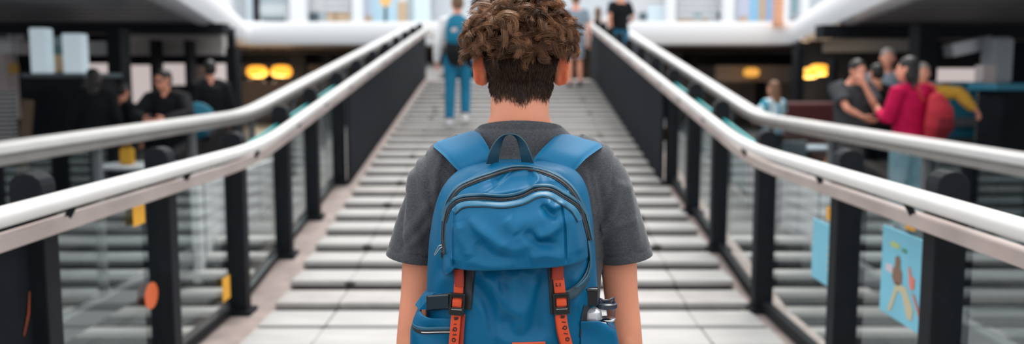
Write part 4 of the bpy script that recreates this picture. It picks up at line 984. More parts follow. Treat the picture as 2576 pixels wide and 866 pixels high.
# hems and neckline are cut open
def cut(fs, co, no):
    es = {e for f in fs for e in f.edges}; vs_ = {v for f in fs for v in f.verts}
    bmesh.ops.bisect_plane(bm, geom=list(vs_) + list(es) + list(fs), plane_co=co, plane_no=no, clear_outer=True, clear_inner=False)
cut([f for f in bm.faces if f.calc_center_median().z > hz(345) and abs(f.calc_center_median().x) < .12], Vector((0, -.075, hz(302))), Vector((0, .30, 1)).normalized())
cut([f for f in bm.faces if f.calc_center_median().z < hz(1080)], Vector((0, 0, hz(1110))), Vector((0, 0, -1)))
for s in (-1, 1):
    cut([f for f in bm.faces if s * f.calc_center_median().x > .190 and f.calc_center_median().z < hz(560)], Vector((s * .25, 0, hz(650))), Vector((s * .17, 0, -1)).normalized())
bm.to_mesh(ms); bm.free()
V = vget(ms); N = nget(ms)
def seg_dist(q, a, b):
    ab = b - a; t = np.clip(((q - a) @ ab) / (ab @ ab), 0, 1); return np.linalg.norm(q - a - t[:, None] * ab, axis=1), t
disp = np.zeros(len(V)); XZ = V[:, [0, 2]]
def pxz(px, py, Y=1.92): q = P(px, py, Y); return np.array([q.x - HX, q.z])
# folds: (points in the view, width m, height m)
FOLDS = [([(1050, 420), (1062, 480), (1080, 545)], .007, .004), ([(1030, 450), (1030, 540), (1050, 610)], .010, .004), ([(1015, 500), (1005, 570), (1010, 630)], .008, -.004),
         ([(1110, 400), (1098, 440), (1095, 500), (1088, 570)], .006, .0035), ([(1075, 520), (1050, 560), (1020, 600)], .009, .004), ([(1080, 560), (1062, 590), (1030, 620)], .007, .003),
         ([(1490, 445), (1502, 510), (1517, 585)], .007, .004), ([(1560, 470), (1540, 540), (1516, 590)], .008, .0045), ([(1580, 480), (1595, 560), (1605, 620)], .012, .004),
         ([(1515, 600), (1550, 575), (1590, 560)], .008, .0035), ([(1470, 440), (1480, 480), (1490, 540)], .007, .003), ([(1553, 400), (1546, 425), (1540, 470)], .004, -.0035), ([(1066, 398), (1072, 430), (1078, 470)], .004, -.003)]
for pts, w, h in FOLDS:
    dm = np.full(len(V), 9.0)
    for a, c in zip(pts, pts[1:]): dm = np.minimum(dm, seg_dist(XZ, pxz(*a), pxz(*c))[0])
    disp += 1.6 * h * np.exp(-(dm / w) ** 2) * (V[:, 1] < .02)
nzv = np.array([mnoise.noise(Vector((x * 14, y * 14, z * 6))) for x, y, z in V]); disp += .0022 * nzv
# hem and collar ridges
for s in (-1, 1):
    p = np.array([s * .25, 0, hz(650)]); nn = np.array([s * .17, 0, -1.0]); nn /= np.linalg.norm(nn)
    dd = -(V - p) @ nn; on = (s * V[:, 0] > .17)
    disp += on * (.0012 * (dd < .020) - .0022 * np.exp(-((dd - .0215) / .002) ** 2) + .0012 * np.exp(-((dd - .026) / .003) ** 2))
dz = hz(303) - V[:, 2]; nearn = (np.abs(V[:, 0]) < .11) & (dz < .05)
disp += nearn * (.0014 * (dz < .014) - .0018 * np.exp(-((dz - .0155) / .002) ** 2))
vset(ms, V + N * disp[:, None]); ms.shade_smooth()
ts_ = link_mesh(ms, 't_shirt', SH, hero); q = ts_.modifiers.new('thick', 'SOLIDIFY'); q.thickness = .0028; q.offset = 1
# trousers and shoes (below the picture)
g = MB(); g.tube([(0, 0, .86), (0, 0, .95), (0, 0, 1.03)], [(.165, .122), (.172, .125), (.165, .115)], 24, ref=(1, 0, 0), caps='flat')
for s in (-1, 1): g.tube([(s * .09, 0, .95), (s * .095, .01, .72), (s * .10, .03, .50), (s * .102, .0, .34), (s * .105, -.03, .10)], [.105, .092, .072, .070, .064], 18, caps='flat')
link_mesh(remesh(g, .009, 3), 'trousers', cloth('dark_denim', (.03, .04, .06)), hero)
for s in (-1, 1):
    g = MB(); g.tube([(s * .105, -.085, .052), (s * .107, .02, .055), (s * .11, .10, .045), (s * .112, .185, .03)], [(.042, .050), (.048, .053), (.05, .040), (.040, .026)], 14, ref=(1, 0, 0)); link_mesh(remesh(g, .007, 2), 'shoe', SHOEW, hero)
# ------------------------------------------------------------------ the blue backpack
NYL = mat('blue_nylon', (.0015, .122, .262), .43, spec=.22, noise=.05, nscale=9, bump=.06, bscale=900)
def crumple(m, scale, strength, dist):
    nt = m.node_tree; n = nt.nodes; l = nt.links; b = n['Principled BSDF']; t = n.new('ShaderNodeTexCoord')
    mp = n.new('ShaderNodeMapping'); mp.inputs['Rotation'].default_value = (0, .5, 0); mp.inputs['Scale'].default_value = (1, 1, .7); l.new(t.outputs['Object'], mp.inputs[0])
    z = n.new('ShaderNodeTexNoise'); z.noise_type = 'RIDGED_MULTIFRACTAL'; z.inputs['Scale'].default_value = scale; z.inputs['Detail'].default_value = 1.5; z.inputs['Distortion'].default_value = .6; l.new(mp.outputs[0], z.inputs['Vector'])
    k = n.new('ShaderNodeBump'); k.inputs['Strength'].default_value = strength; k.inputs['Distance'].default_value = dist; l.new(z.outputs['Fac'], k.inputs['Height'])
    if b.inputs['Normal'].links: l.new(b.inputs['Normal'].links[0].from_socket, k.inputs['Normal'])
    l.new(k.outputs[0], b.inputs['Normal'])
crumple(NYL, 8.0, .22, .010)
NYLP = mat('blue_padded_nylon', (.003, .150, .315), .52, spec=.25, bump=.05, bscale=900)
NYLD = mat('deep_blue_lining', (.005, .045, .085), .6)
TAPE = mat('dark_zip_tape', (.020, .024, .030), .5, bump=.3, bscale=700)
PIPE = mat('blue_grey_piping', (.02, .12, .20), .40)
TEETH = mat('zip_teeth', (.05, .055, .06), .3, metal=.5)
REDW = mat('orange_red_webbing', (.74, .080, .020), .55, bump=.25, bscale=600, sheen=.1)
REDD = mat('dark_red_webbing', (.36, .030, .012), .6, bump=.25, bscale=600)
BUCK = mat('black_plastic_buckle', (.012, .013, .015), .28)
WEBB = mat('black_webbing', (.014, .017, .022), .5, bump=.3, bscale=600)
WEBG = mat('blue_grey_webbing', (.030, .075, .105), .42, bump=.25, bscale=600)
SILV = mat('silver_metal', (.75, .75, .76), .22, metal=1.0)
PRINT = mat('black_print', (.012, .010, .010), .6)
YR = 1.825
rows = [(404, 1240, 1366), (406, 1215, 1388), (411, 1190, 1412), (420, 1166, 1436), (432, 1147, 1453), (452, 1126, 1468), (478, 1109, 1478), (505, 1099, 1484), (540, 1090, 1489), (600, 1081, 1494), (660, 1077, 1498),
        (720, 1075, 1502), (790, 1072, 1505), (866, 1070, 1508), (940, 1072, 1506), (985, 1080, 1498), (1010, 1096, 1482), (1024, 1120, 1458), (1030, 1160, 1418)]
RZ = np.array([P(1288, r[0], YR).z for r in rows]); RL = np.array([P(r[1], r[0], YR).x for r in rows]); RRt = np.array([P(r[2], r[0], YR).x for r in rows])
def smooth_table(x, y, w=.012):
    """rounded piecewise-linear curve"""
    o_ = np.argsort(x); xs = np.linspace(min(x), max(x), 900); ys = np.interp(xs, np.array(x)[o_], np.array(y)[o_]); d_ = xs[1] - xs[0]
    k = np.exp(-.5 * (np.arange(-120, 121) * d_ / w) ** 2); k /= k.sum(); e = np.pad(ys, 120, mode='reflect', reflect_type='odd'); return xs, np.convolve(e, k, 'valid')
TL = smooth_table(RZ, RL, .006); TR = smooth_table(RZ, RRt, .006)
def bag_lr(z): return np.interp(z, *TL), np.interp(z, *TR)
def zz(py, Y=1.70): return P(1288, py, Y).z
DPZ = [zz(1034), zz(1010), zz(960), zz(866), zz(740), zz(650), zz(560), zz(490), zz(440), zz(415), zz(398)]
DPD = [.06, .115, .145, .155, .148, .140, .130, .105, .070, .042, .018]
TD = smooth_table(DPZ, DPD, .016)
def bag_depth(z): return np.maximum(.006, np.interp(z, *TD))
def to_xz(px, py, Y=1.68): q = P(px, py, Y); return np.array([q.x, q.z])
def ridge_field(folds, X, Z, Y=1.68):
    """soft folds in the cloth: (points, width px, height mm)"""
    out = np.zeros_like(X); q = np.stack([X.ravel(), Z.ravel()], 1)
    for pts, w, h in folds:
        c = crom([to_xz(*p, Y) for p in pts], 14) if len(pts) > 2 else np.array([to_xz(*p, Y) for p in pts])
        dm = np.full(len(q), 9.0); best = np.zeros(len(q))
        k = len(c) - 1
        for i in range(k):
            d, t = seg_dist(q, c[i], c[i + 1]); m = d < dm; dm[m] = d[m]; best[m] = (i + t[m]) / k
        w_ = w * (1.3 if w > 5 else 1) / 1310.0; fade = np.clip(np.minimum(best, 1 - best) * 4 + .25, 0, 1)
        out += (h * .0019 * np.exp(-(dm / w_) ** 2) * fade).reshape(X.shape)
    return out
def vnoise(X, Z, fx, fz, seed=0):
    return np.array([mnoise.noise(Vector((a * fx + seed, b * fz, seed * 1.7))) for a, b in zip(X.ravel(), Z.ravel())]).reshape(X.shape)
BODY_FOLDS = [([(1252, 684), (1262, 705), (1285, 722)], 5, 3.5), ([(1250, 690), (1246, 720), (1256, 760)], 5, 3), ([(1302, 676), (1325, 690), (1352, 692)], 5, 2.5), ([(1205, 760), (1222, 810), (1232, 860)], 6, 2.5), ([(1360, 700), (1340, 730), (1330, 770)], 5, 2.2),
    ([(1215, 690), (1255, 735), (1290, 800)], 16, 9), ([(1300, 680), (1290, 730), (1310, 800)], 14, 8), ([(1180, 700), (1230, 770), (1240, 866)], 14, -6), ([(1340, 690), (1330, 760), (1300, 840)], 14, 6), ([(1265, 700), (1275, 760), (1270, 830)], 10, -6),
              ([(1370, 690), (1350, 760), (1345, 850)], 14, -5), ([(1240, 830), (1300, 866), (1380, 850)], 14, 5), ([(1460, 560), (1472, 640), (1475, 720)], 10, 3), ([(1100, 520), (1096, 600), (1098, 690)], 12, 4), ([(1120, 700), (1100, 730), (1085, 780)], 12, 4),
              ([(1440, 690), (1460, 730), (1450, 790)], 14, 6), ([(1195, 420), (1160, 470), (1120, 540)], 12, 4), ([(1400, 420), (1440, 455), (1470, 520)], 10, 3), ([(1250, 412), (1235, 430)], 14, 4), ([(1330, 412), (1345, 428)], 14, 3)]
def bag_y(X, Z, folds=True):
    L, Rr = bag_lr(Z); c = (L + Rr) / 2; h = (Rr - L) / 2; s = np.clip(np.abs((X - c) / h), 0, 1)
    y = YR - bag_depth(Z) * (1 - s ** 2.7) ** (1 / 2.4)
    if folds: y = y - ridge_field(BODY_FOLDS, X, Z)
    return y
bag_root = empty('backpack', (P(1288, 600, YR).x, YR, zz(1030)), 'large blue backpack with orange red straps on the back of the curly-haired young man', 'backpack')
def grid_obj(name, X, Y, Z, m, parent=bag_root, wrap=False, thick=0.0, flip=False):
    nr, nc = X.shape; V = np.stack([X, Y, Z], -1).reshape(-1, 3) - np.array(bag_root.location)
    i, j = np.meshgrid(np.arange(nr - 1), np.arange(nc if wrap else nc - 1), indexing='ij'); j2 = (j + 1) % nc
    F = np.stack([i * nc + j, i * nc + j2, (i + 1) * nc + j2, (i + 1) * nc + j], -1).reshape(-1, 4)
    if flip: F = F[:, ::-1]
    me = big_mesh(name, V, F); o = link_mesh(me, name, m, parent)
    if thick: q = o.modifiers.new('thick', 'SOLIDIFY'); q.thickness = thick; q.offset = -1
    return o
# main body: closed rings
nz_, nth = 150, 220
zs = np.interp(np.linspace(0, 1, nz_) ** 1.0, np.linspace(0, 1, 2), [RZ[-1], RZ[0]]); zs = RZ[-1] + (RZ[0] - RZ[-1]) * (.5 - .5 * np.cos(np.pi * np.linspace(0, 1, nz_)))
th = np.linspace(0, 2 * np.pi, nth, endpoint=False); TH, ZG = np.meshgrid(th, zs)
L, Rr = bag_lr(ZG); c = (L + Rr) / 2; h = (Rr - L) / 2
cs, sn = np.cos(TH), np.sin(TH)
XG = c + h * np.sign(cs) * np.abs(cs) ** .80
front = sn > 0
YF = bag_y(XG, ZG); YB = YR + .035 * np.abs(sn) ** .7
YG = np.where(front, YF, YB)
YG = YG - front * .0022 * vnoise(XG, ZG, 16, 9) * np.abs(sn)
body_o = grid_obj('main_compartment', XG, YG, ZG, NYL, wrap=True)
bm = bmesh.new(); bm.from_mesh(body_o.data)
bm.verts.ensure_lookup_table(); bm.faces.new([bm.verts[i] for i in range(nth - 1, -1, -1)]); bm.faces.new([bm.verts[(nz_ - 1) * nth + i] for i in range(nth)])
bmesh.ops.recalc_face_normals(bm, faces=bm.faces); bm.to_mesh(body_o.data); bm.free(); body_o.data.shade_smooth()

# overhanging lid / front pocket
LROW = [(424, 1275, 1312), (426, 1258, 1335), (431, 1236, 1362), (440, 1212, 1392), (452, 1186, 1417), (468, 1160, 1438), (488, 1140, 1454), (512, 1127, 1466), (545, 1119, 1475), (580, 1115, 1481), (620, 1112, 1484), (650, 1110, 1486), (672, 1109, 1487)]
LY = 1.675
LZ = np.array([P(1288, r[0], LY).z for r in LROW]); LL_ = np.array([P(r[1], r[0], LY).x for r in LROW]); LR_ = np.array([P(r[2], r[0], LY).x for r in LROW])
def lid_lr(z): return np.interp(-z, -LZ, LL_), np.interp(-z, -LZ, LR_)
LID_FOLDS = [([(1262, 612), (1285, 596), (1318, 590)], 7, 1.4), ([(1180, 548), (1200, 570), (1232, 596)], 7, 1.4), ([(1345, 592), (1380, 584), (1408, 566)], 6, 1.4), ([(1160, 575), (1172, 605), (1178, 630)], 7, -1.2),
             ([(1182, 545), (1225, 585), (1268, 614), (1310, 612), (1345, 590)], 15, 5.5), ([(1345, 590), (1385, 575), (1425, 545)], 13, 4.5), ([(1150, 560), (1165, 600), (1190, 640)], 12, 4), ([(1200, 600), (1240, 632), (1290, 640)], 16, -4),
             ([(1290, 560), (1330, 560), (1380, 545)], 20, 4), ([(1320, 575), (1350, 600), (1400, 612)], 10, -4.5), ([(1270, 545), (1300, 585)], 12, 3), ([(1375, 505), (1395, 520), (1425, 512)], 7, 5), ([(1362, 515), (1378, 535), (1400, 548)], 7, -4),
             ([(1140, 640), (1128, 665), (1120, 690)], 8, 6), ([(1120, 640), (1140, 660), (1160, 672)], 8, -3), ([(1330, 640), (1370, 632), (1420, 645)], 12, 4), ([(1170, 650), (1230, 655), (1300, 650)], 12, 3),
             ([(1142, 515), (1140, 600), (1143, 668)], 2.6, -3.2), ([(1149, 520), (1150, 600), (1152, 668)], 6, 1.6), ([(1411, 508), (1420, 570), (1422, 655)], 2.6, -3.2), ([(1418, 520), (1428, 580), (1430, 650)], 6, 1.6), ([(1440, 540), (1450, 590), (1462, 640)], 10, 3),
             # pouch between the two zips: a hollow and the folds around it
             ([(1235, 470), (1285, 452), (1345, 448)], 12, -13), ([(1205, 490), (1250, 470), (1290, 440)], 5, 3.5), ([(1200, 492), (1260, 488), (1330, 476)], 6, 4), ([(1345, 440), (1355, 458), (1335, 474)], 6, 4.5), ([(1380, 450), (1410, 470), (1440, 500)], 8, 3), ([(1400, 462), (1420, 482), (1436, 487)], 6, -3)]
ZIN = [(1120, 560), (1133, 522), (1160, 503), (1210, 499), (1265, 502), (1310, 494), (1348, 477), (1385, 477), (1420, 496), (1452, 518), (1471, 548)]
zin = crom([to_xz(*p, LY) for p in ZIN], 80)
def lid_y(X, Z, folds=True):
    L, Rr = lid_lr(Z); c = (L + Rr) / 2; h = (Rr - L) / 2; s = np.clip(np.abs((X - c) / h), 0, 1)
    top = np.clip((LZ[0] - Z) / .030, 0, 1); prof = (1 - s ** 4.5) ** .5
    bulge = .004 + (.018 + .022 * np.clip((LZ[0] - Z) / .16, 0, 1)) * prof * np.sqrt(top)
    under = np.clip((np.interp(X, zin[:, 0], zin[:, 1]) - Z) / .016, 0, 1)      # the pocket below the inner zip stands prouder
    under = under * under * (3 - 2 * under)
    y = bag_y(X, Z, False) - bulge - .010 * under * np.clip(prof * 1.4, 0, 1)
    if folds: y = y - ridge_field(LID_FOLDS, X, Z, LY)
    return y
nr_, nc_ = 190, 260
def lid_bottom(X): return np.interp(X, [to_xz(px, 660, LY)[0] for px in (1105, 1112, 1128, 1145, 1300, 1487)], [P(1288, py, LY).z for py in (686, 690, 684, 668, 662, 656)])
u = np.linspace(-1, 1, nc_); us = np.sign(u) * (1 - (1 - np.abs(u)) ** 1.25)
v = np.linspace(0, 1, nr_)
zt = LZ[0] - .0005; Zrow = zt + (P(1288, 660, LY).z - zt) * (v ** 1.35)
L, Rr = lid_lr(Zrow); X = ((L + Rr) / 2)[:, None] + ((Rr - L) / 2)[:, None] * us[None]
Z = np.repeat(Zrow[:, None], nc_, 1); wgt = np.clip((v - .72) / .28, 0, 1)[:, None] ** 1.5; Z = Z + wgt * (lid_bottom(X) - P(1288, 660, LY).z)
Yl = lid_y(X, Z) - .0014 * vnoise(X, Z, 22, 18, 3)
# roll the bottom edge under
Xb, Zb, Yb = X[-1], Z[-1], Yl[-1]; ext = []
for dz_, dy_ in ((-.0030, .0018), (-.0045, .006), (-.0040, .014), (-.001, .030), (.004, .055)):
    ext.append((Xb, Yb + dy_, Zb + dz_))
X = np.vstack([X] + [e[0][None] for e in ext]); Yl = np.vstack([Yl] + [e[1][None] for e in ext]); Z = np.vstack([Z] + [e[2][None] for e in ext])
lid = grid_obj('front_pocket', X, Yl, Z, NYL, flip=True)

GX = np.arange(-.26, .26, .0015); GZ = np.arange(RZ[-1] - .02, RZ[0] + .03, .0015)
gx_, gz_ = np.meshgrid(GX, GZ)
GRID = {'lid': lid_y(gx_, gz_), 'bag': bag_y(gx_, gz_), 'smooth': bag_y(gx_, gz_, False)}
def look(kind, x, z):
    g = GRID[kind]; a = min(max((x - GX[0]) / .0015, 0), len(GX) - 1.001); b = min(max((z - GZ[0]) / .0015, 0), len(GZ) - 1.001)
    i, j = int(b), int(a); u, v = b - i, a - j
    return g[i, j] * (1 - u) * (1 - v) + g[i + 1, j] * u * (1 - v) + g[i, j + 1] * (1 - u) * v + g[i + 1, j + 1] * u * v
def surf(px, py, kind='lid', off=0.0, it=4):
    """photo point -> the point of the bag's surface there, lifted by off towards the viewer"""
    Y = 1.67
    for _ in range(it):
        p = P(px, py, Y); Y = float(look(kind, p.x, p.z))
    return P(px, py, Y - off)
def ribbon(name, pts, w, kind, m, off=.002, dome=.0012, thick=.0016, n=60, parent=bag_root, edge=None, ws=None, lift=None):
    """a band that follows the bag's surface along photo points; w in photo pixels"""
    c = crom(pts, n); t = np.gradient(c, axis=0); t /= np.linalg.norm(t, axis=1, keepdims=True); nn = np.stack([-t[:, 1], t[:, 0]], 1)
    us_ = (-1, -.96, -.5, 0, .5, .96, 1); Vv = []
    for i in range(n):
        wi = w if ws is None else np.interp(i / (n - 1), np.linspace(0, 1, len(ws)), ws); li = 0 if lift is None else np.interp(i / (n - 1), np.linspace(0, 1, len(lift)), lift)
        mid = surf(c[i, 0], c[i, 1], kind, 0)
        for k_, u_ in enumerate(us_):
            q = c[i] + nn[i] * u_ * wi / 2
            s_ = surf(q[0], q[1], kind, 0, 3); Y = .35 * s_.y + .65 * mid.y if lift is not None else s_.y
            o_ = (off + dome * (1 - u_ * u_) + li) if abs(u_) < 1 else off - thick + li
            Vv.append(P(q[0], q[1], Y - o_))
    Vv = np.array([tuple(q) for q in Vv]).reshape(n, 7, 3)
    return grid_obj(name, Vv[..., 0], Vv[..., 1], Vv[..., 2], m, parent)
def cordline(name, pts, r, kind, m, off=.002, n=70, parent=bag_root):
    c = crom(pts, n); g = MB().tube([surf(a, b, kind, off) - bag_root.location for a, b in c], [r] * n, 8); return g.obj(name, m, parent, smooth=True)
# outer zip round the lid, inner zip across it
ZOUT = [(1116, 640), (1114, 590), (1119, 545), (1131, 508), (1156, 476), (1192, 458), (1232, 444), (1290, 427), (1345, 429), (1395, 446), (1432, 474), (1456, 512), (1471, 556), (1483, 606)]
def shift(pts, d):
    c = np.array(pts, float); t = np.gradient(c, axis=0); t /= np.linalg.norm(t, axis=1, keepdims=True); return [tuple(q) for q in c + np.stack([t[:, 1], -t[:, 0]], 1) * d]
zo = ribbon('zipper', ZOUT, 10, 'lid', TAPE, .0020, .0006, .003, 110); zo['label'] = 'long dark zipper arching round the front pocket'
cordline('zip_teeth', ZOUT, .0013, 'lid', TEETH, .0030, 120, zo)
ribbon('zip_flap', shift(ZOUT[2:], 9), 6, 'lid', PIPE, .0030, .0016, .004, 90, zo)
zi = ribbon('zipper', ZIN, 9, 'lid', TAPE, .0020, .0005, .003, 100); zi['label'] = 'wavy dark zipper across the front pocket'
cordline('zip_teeth', ZIN, .0012, 'lid', TEETH, .0030, 110, zi)
ribbon('zip_flap', shift(ZIN, 9), 8, 'lid', PIPE, .0032, .0018, .004, 100, zi)
ribbon('zip_flap', shift(ZIN[1:], -13), 15, 'lid', mat('blue_zip_placket', (.014, .15, .27), .38), .0016, .0008, .003, 90, zi)
cordline('seam', shift(ZIN[1:], -22), .0009, 'lid', TAPE, .0008, 100, zi)
# silver puller on the left end
pts = [(1112, 622), (1106, 626), (1100, 634), (1094, 641), (1093, 639), (1099, 628), (1104, 619), (1111, 617)]
g = MB().tube([surf(a, b, 'bag', .020) - bag_root.location for a, b in crom(pts, 30)], [.0010] * 30, 8); zp = g.obj('zip_puller', SILV, zo, smooth=True); zp['label'] = 'silver wire puller'
g = MB().box(surf(1114, 641, 'lid', .004) - bag_root.location, (.008, .006, .014)); g.obj('zip_slider', BUCK, zo, bevel=.002)
# piping down the right side of the lid and webbing that curves to the right buckle
ribbon('side_piping', [(1481, 606), (1486, 640), (1487, 668), (1480, 694), (1466, 712), (1448, 724)], 6, 'bag', PIPE, .014, .002, .008, 40)
sw = ribbon('compression_strap', [(1400, 744), (1425, 744), (1448, 732), (1468, 712), (1481, 684), (1487, 652)], 26, 'bag', WEBG, .010, .0006, .002, 50, ws=[26, 27, 26, 20, 12, 6]); sw['label'] = 'blue grey webbing curving to the right buckle'
# dark webbing behind the red straps
ribbon('backing_strap', [(1182, 672), (1178, 730), (1172, 778)], 26, 'bag', WEBB, .004, .0004, .003, 24)
ribbon('backing_strap', [(1388, 672), (1392, 730), (1396, 790)], 22, 'bag', WEBB, .004, .0004, .003, 24)

def letters(txt, pts, size, root, rot, off):
    """printed characters along a strap"""
    for ch, (px, py), r_ in zip(txt, pts, rot):
        cu = bpy.data.curves.new('printed_character', 'FONT'); cu.body = ch; cu.size = size; cu.align_x = 'CENTER'; cu.align_y = 'CENTER'; cu.extrude = .0003; cu.offset = .0004
        t = bpy.data.objects.new('tmp', cu); COL.objects.link(t); dg = bpy.context.evaluated_depsgraph_get(); dg.update()
        me_ = bpy.data.meshes.new_from_object(t.evaluated_get(dg)); bpy.data.objects.remove(t)
        o = link_mesh(me_, 'printed_character', PRINT, root); p = surf(px, py, 'bag', off) - bag_root.location
        o.location = p; o.rotation_euler = (R(90 - 3), R(r_), 0)
# red straps with buckles
def red_strap(top, tab, low, behind, bx, by, bw, bh, label):
    st = ribbon('red_strap', low, 25, 'bag', REDW, .014, .0006, .0022, 40, ws=low_w, lift=[.004, .002, .002, .004]); st['label'] = label
    ribbon('strap_layer', behind, 20, 'bag', REDD, .007, .0005, .002, 30, st)
    ribbon('folded_tab', top, tab, 'bag', REDD, .020, .0016, .012, 24, st)
    return st
low_w = [24, 25, 25, 26]
stl = red_strap([(1154, 678), (1155, 700), (1155, 722)], 25, [(1154, 716), (1152, 760), (1147, 800), (1144, 835), (1141, 868), (1136, 930), (1134, 985)], [(1161, 790), (1158, 830), (1156, 866), (1150, 940)], 1150, 765, 36, 56, 'orange red strap with black print hanging on the left')
low_w = [28, 29, 29, 31]
strr = red_strap([(1403, 662), (1403, 682), (1403, 704)], 30, [(1405, 700), (1410, 750), (1411, 790), (1416, 828), (1426, 868), (1444, 930), (1452, 985)], [(1405, 795), (1409, 830), (1418, 868), (1436, 940)], 1412, 765, 38, 52, 'orange red strap with black print hanging on the right')
letters(['B', '\u0131', 'Q', 'I', 'O'], [(1147, 802), (1146, 816), (1144, 829), (1143, 843), (1141, 856)], .0105, stl, [88, 90, 92, 92, 94], .0185)
letters(['B', 'I', 'Q', 'I', 'O'], [(1415, 798), (1418, 811), (1421, 825), (1423, 840), (1427, 854)], .0105, strr, [94, 96, 98, 99, 101], .0185)
letters(['L', 'I'], [(1401, 717), (1409, 717)], .0095, strr, [0, 0], .0195)
def buckle(px, py, w, h, tilt, root):
    c = surf(px, py, 'smooth', .016) - bag_root.location; s = 1 / 1330.0; W, H = w * s, h * s; M = Matrix.Rotation(R(tilt), 3, 'Y'); t = .009
    g = MB()
    for x, z, a, b in ((-W / 2, 0, .0052, H), (W / 2, 0, .0052, H), (0, H / 2 - .004, W, .008), (0, -H / 2 + .006, W, .013), (0, -H * .20, W, .005)):
        g.box(c + M @ Vector((x, -.004, z)), (a, t, b), M)
    o = g.obj('buckle', BUCK, root, bevel=.0016)
    g = MB()
    for k in range(11): g.box(c + M @ Vector((-W * .40 + W * .8 * k / 10, -.0092, H / 2 - .004)), (W * .034, .002, .0075), M)
    g.obj('buckle_teeth', BUCK, o)
    g = MB().tube([c + M @ Vector((0, .001, H * .36)), c + M @ Vector((0, -.0105, H * .12)), c + M @ Vector((0, -.0105, -H * .02)), c + M @ Vector((0, -.002, -H * .22))], [(W * .36, .0018)] * 4, 10, ref=M @ Vector((1, 0, 0)), caps='flat'); g.obj('strap_fold', REDW, o, smooth=40)
    g = MB().box(c + M @ Vector((0, -.0105, -H * .215)), (W * .80, .0016, .0016), M); g.obj('buckle_bar', SILV, o)
buckle(1150, 764, 34, 58, 4, stl); buckle(1412, 763, 36, 56, -3, strr)

# loop handle
def loop(cx, pts, name, m):
    pass
HP = [(1238, 412, 1.786), (1243, 388, 1.782), (1254, 362, 1.790), (1268, 344, 1.800), (1283, 337, 1.804), (1298, 344, 1.800), (1312, 362, 1.790), (1322, 388, 1.782), (1328, 412, 1.786)]
c = crom([P(*p) for p in HP], 60); wv = []
g = MB(); vs = []; fs = []
for i in range(60):
    t = i / 59; a = math.pi * t; hw = .0125 * (1 + .15 * math.cos(2 * a)); T = Vector(c[min(i + 1, 59)] - c[max(i - 1, 0)]).normalized()
    tw = Vector((math.cos(a) * -.80 * (1 if True else 1), -.45 - .55 * math.sin(a), .0)); sd = (tw - T * tw.dot(T)).normalized(); nrm = T.cross(sd)
    for e, f in ((-1, -1), (1, -1), (1, 1), (-1, 1)): vs.append(Vector(c[i]) + sd * hw * e + nrm * .0013 * f - bag_root.location)
for i in range(59):
    for j in range(4): fs.append((4 * i + j, 4 * i + (j + 1) % 4, 4 * i + 4 + (j + 1) % 4, 4 * i + 4 + j))
fs += [(0, 1, 2, 3), (239, 238, 237, 236)]
g.add(vs, fs); g.obj('loop_handle', mat('dark_teal_webbing', (.012, .060, .095), .42, bump=.2, bscale=600), bag_root, smooth=40)

# padded shoulder straps over the shoulders
def shoulder(s, rows_, name='shoulder_strap'):
    """rows_: pairs of edge points (outer, inner) given in the view with their distance"""
    O = crom([P(*r[0]) for r in rows_], 50); I = crom([P(*r[1]) for r in rows_], 50)
    nw = 14; top = np.zeros((50, nw, 3)); 
    for k in range(nw):
        u_ = k / (nw - 1); top[:, k] = O * (1 - u_) + I * u_
    tg = np.gradient((O + I) / 2, axis=0); ac = I - O; nrm = np.cross(tg, ac); nrm /= np.linalg.norm(nrm, axis=1, keepdims=True)
    if nrm[8] @ np.array([0, -1, .6]) < 0: nrm = -nrm
    uu = np.linspace(-1, 1, nw); pr = (1 - np.abs(uu) ** 5) ** .5
    up_ = top + nrm[:, None] * (.0065 * pr)[None, :, None]; dn_ = top - nrm[:, None] * (.0065 * pr)[None, :, None]
    ring = np.concatenate([up_, dn_[:, ::-1]], 1)
    o = grid_obj(name, ring[..., 0], ring[..., 1], ring[..., 2], NYLP, wrap=True)
    bm = bmesh.new(); bm.from_mesh(o.data); bm.verts.ensure_lookup_table(); nn_ = ring.shape[1]
    bm.faces.new([bm.verts[i] for i in range(nn_)]); bm.faces.new([bm.verts[49 * nn_ + i] for i in range(nn_)]); bmesh.ops.recalc_face_normals(bm, faces=bm.faces); bm.to_mesh(o.data); bm.free(); o.data.shade_smooth()
    return o
sl = shoulder(-1, [((1160, 436, 1.835), (1240, 402, 1.835)), ((1146, 424, 1.838), (1236, 388, 1.838)), ((1118, 394, 1.865), (1222, 358, 1.870)), ((1092, 371, 1.955), (1204, 333, 1.95)), ((1090, 370, 2.04), (1196, 338, 2.05)), ((1100, 400, 2.105), (1192, 372, 2.12)), ((1112, 480, 2.15), (1195, 470, 2.165)), ((1120, 600, 2.165), (1196, 600, 2.18)), ((1110, 720, 2.13), (1170, 730, 2.14))])
sr = shoulder(1, [((1434, 438, 1.835), (1342, 402, 1.835)), ((1447, 428, 1.838), (1350, 390, 1.838)), ((1476, 398, 1.865), (1372, 366, 1.870)), ((1514, 371, 1.955), (1402, 340, 1.95)), ((1516, 371, 2.04), (1412, 345, 2.05)), ((1506, 402, 2.105), (1416, 374, 2.12)), ((1496, 480, 2.15), (1414, 470, 2.165)), ((1490, 600, 2.165), (1414, 600, 2.18)), ((1500, 720, 2.13), (1440, 730, 2.14))])

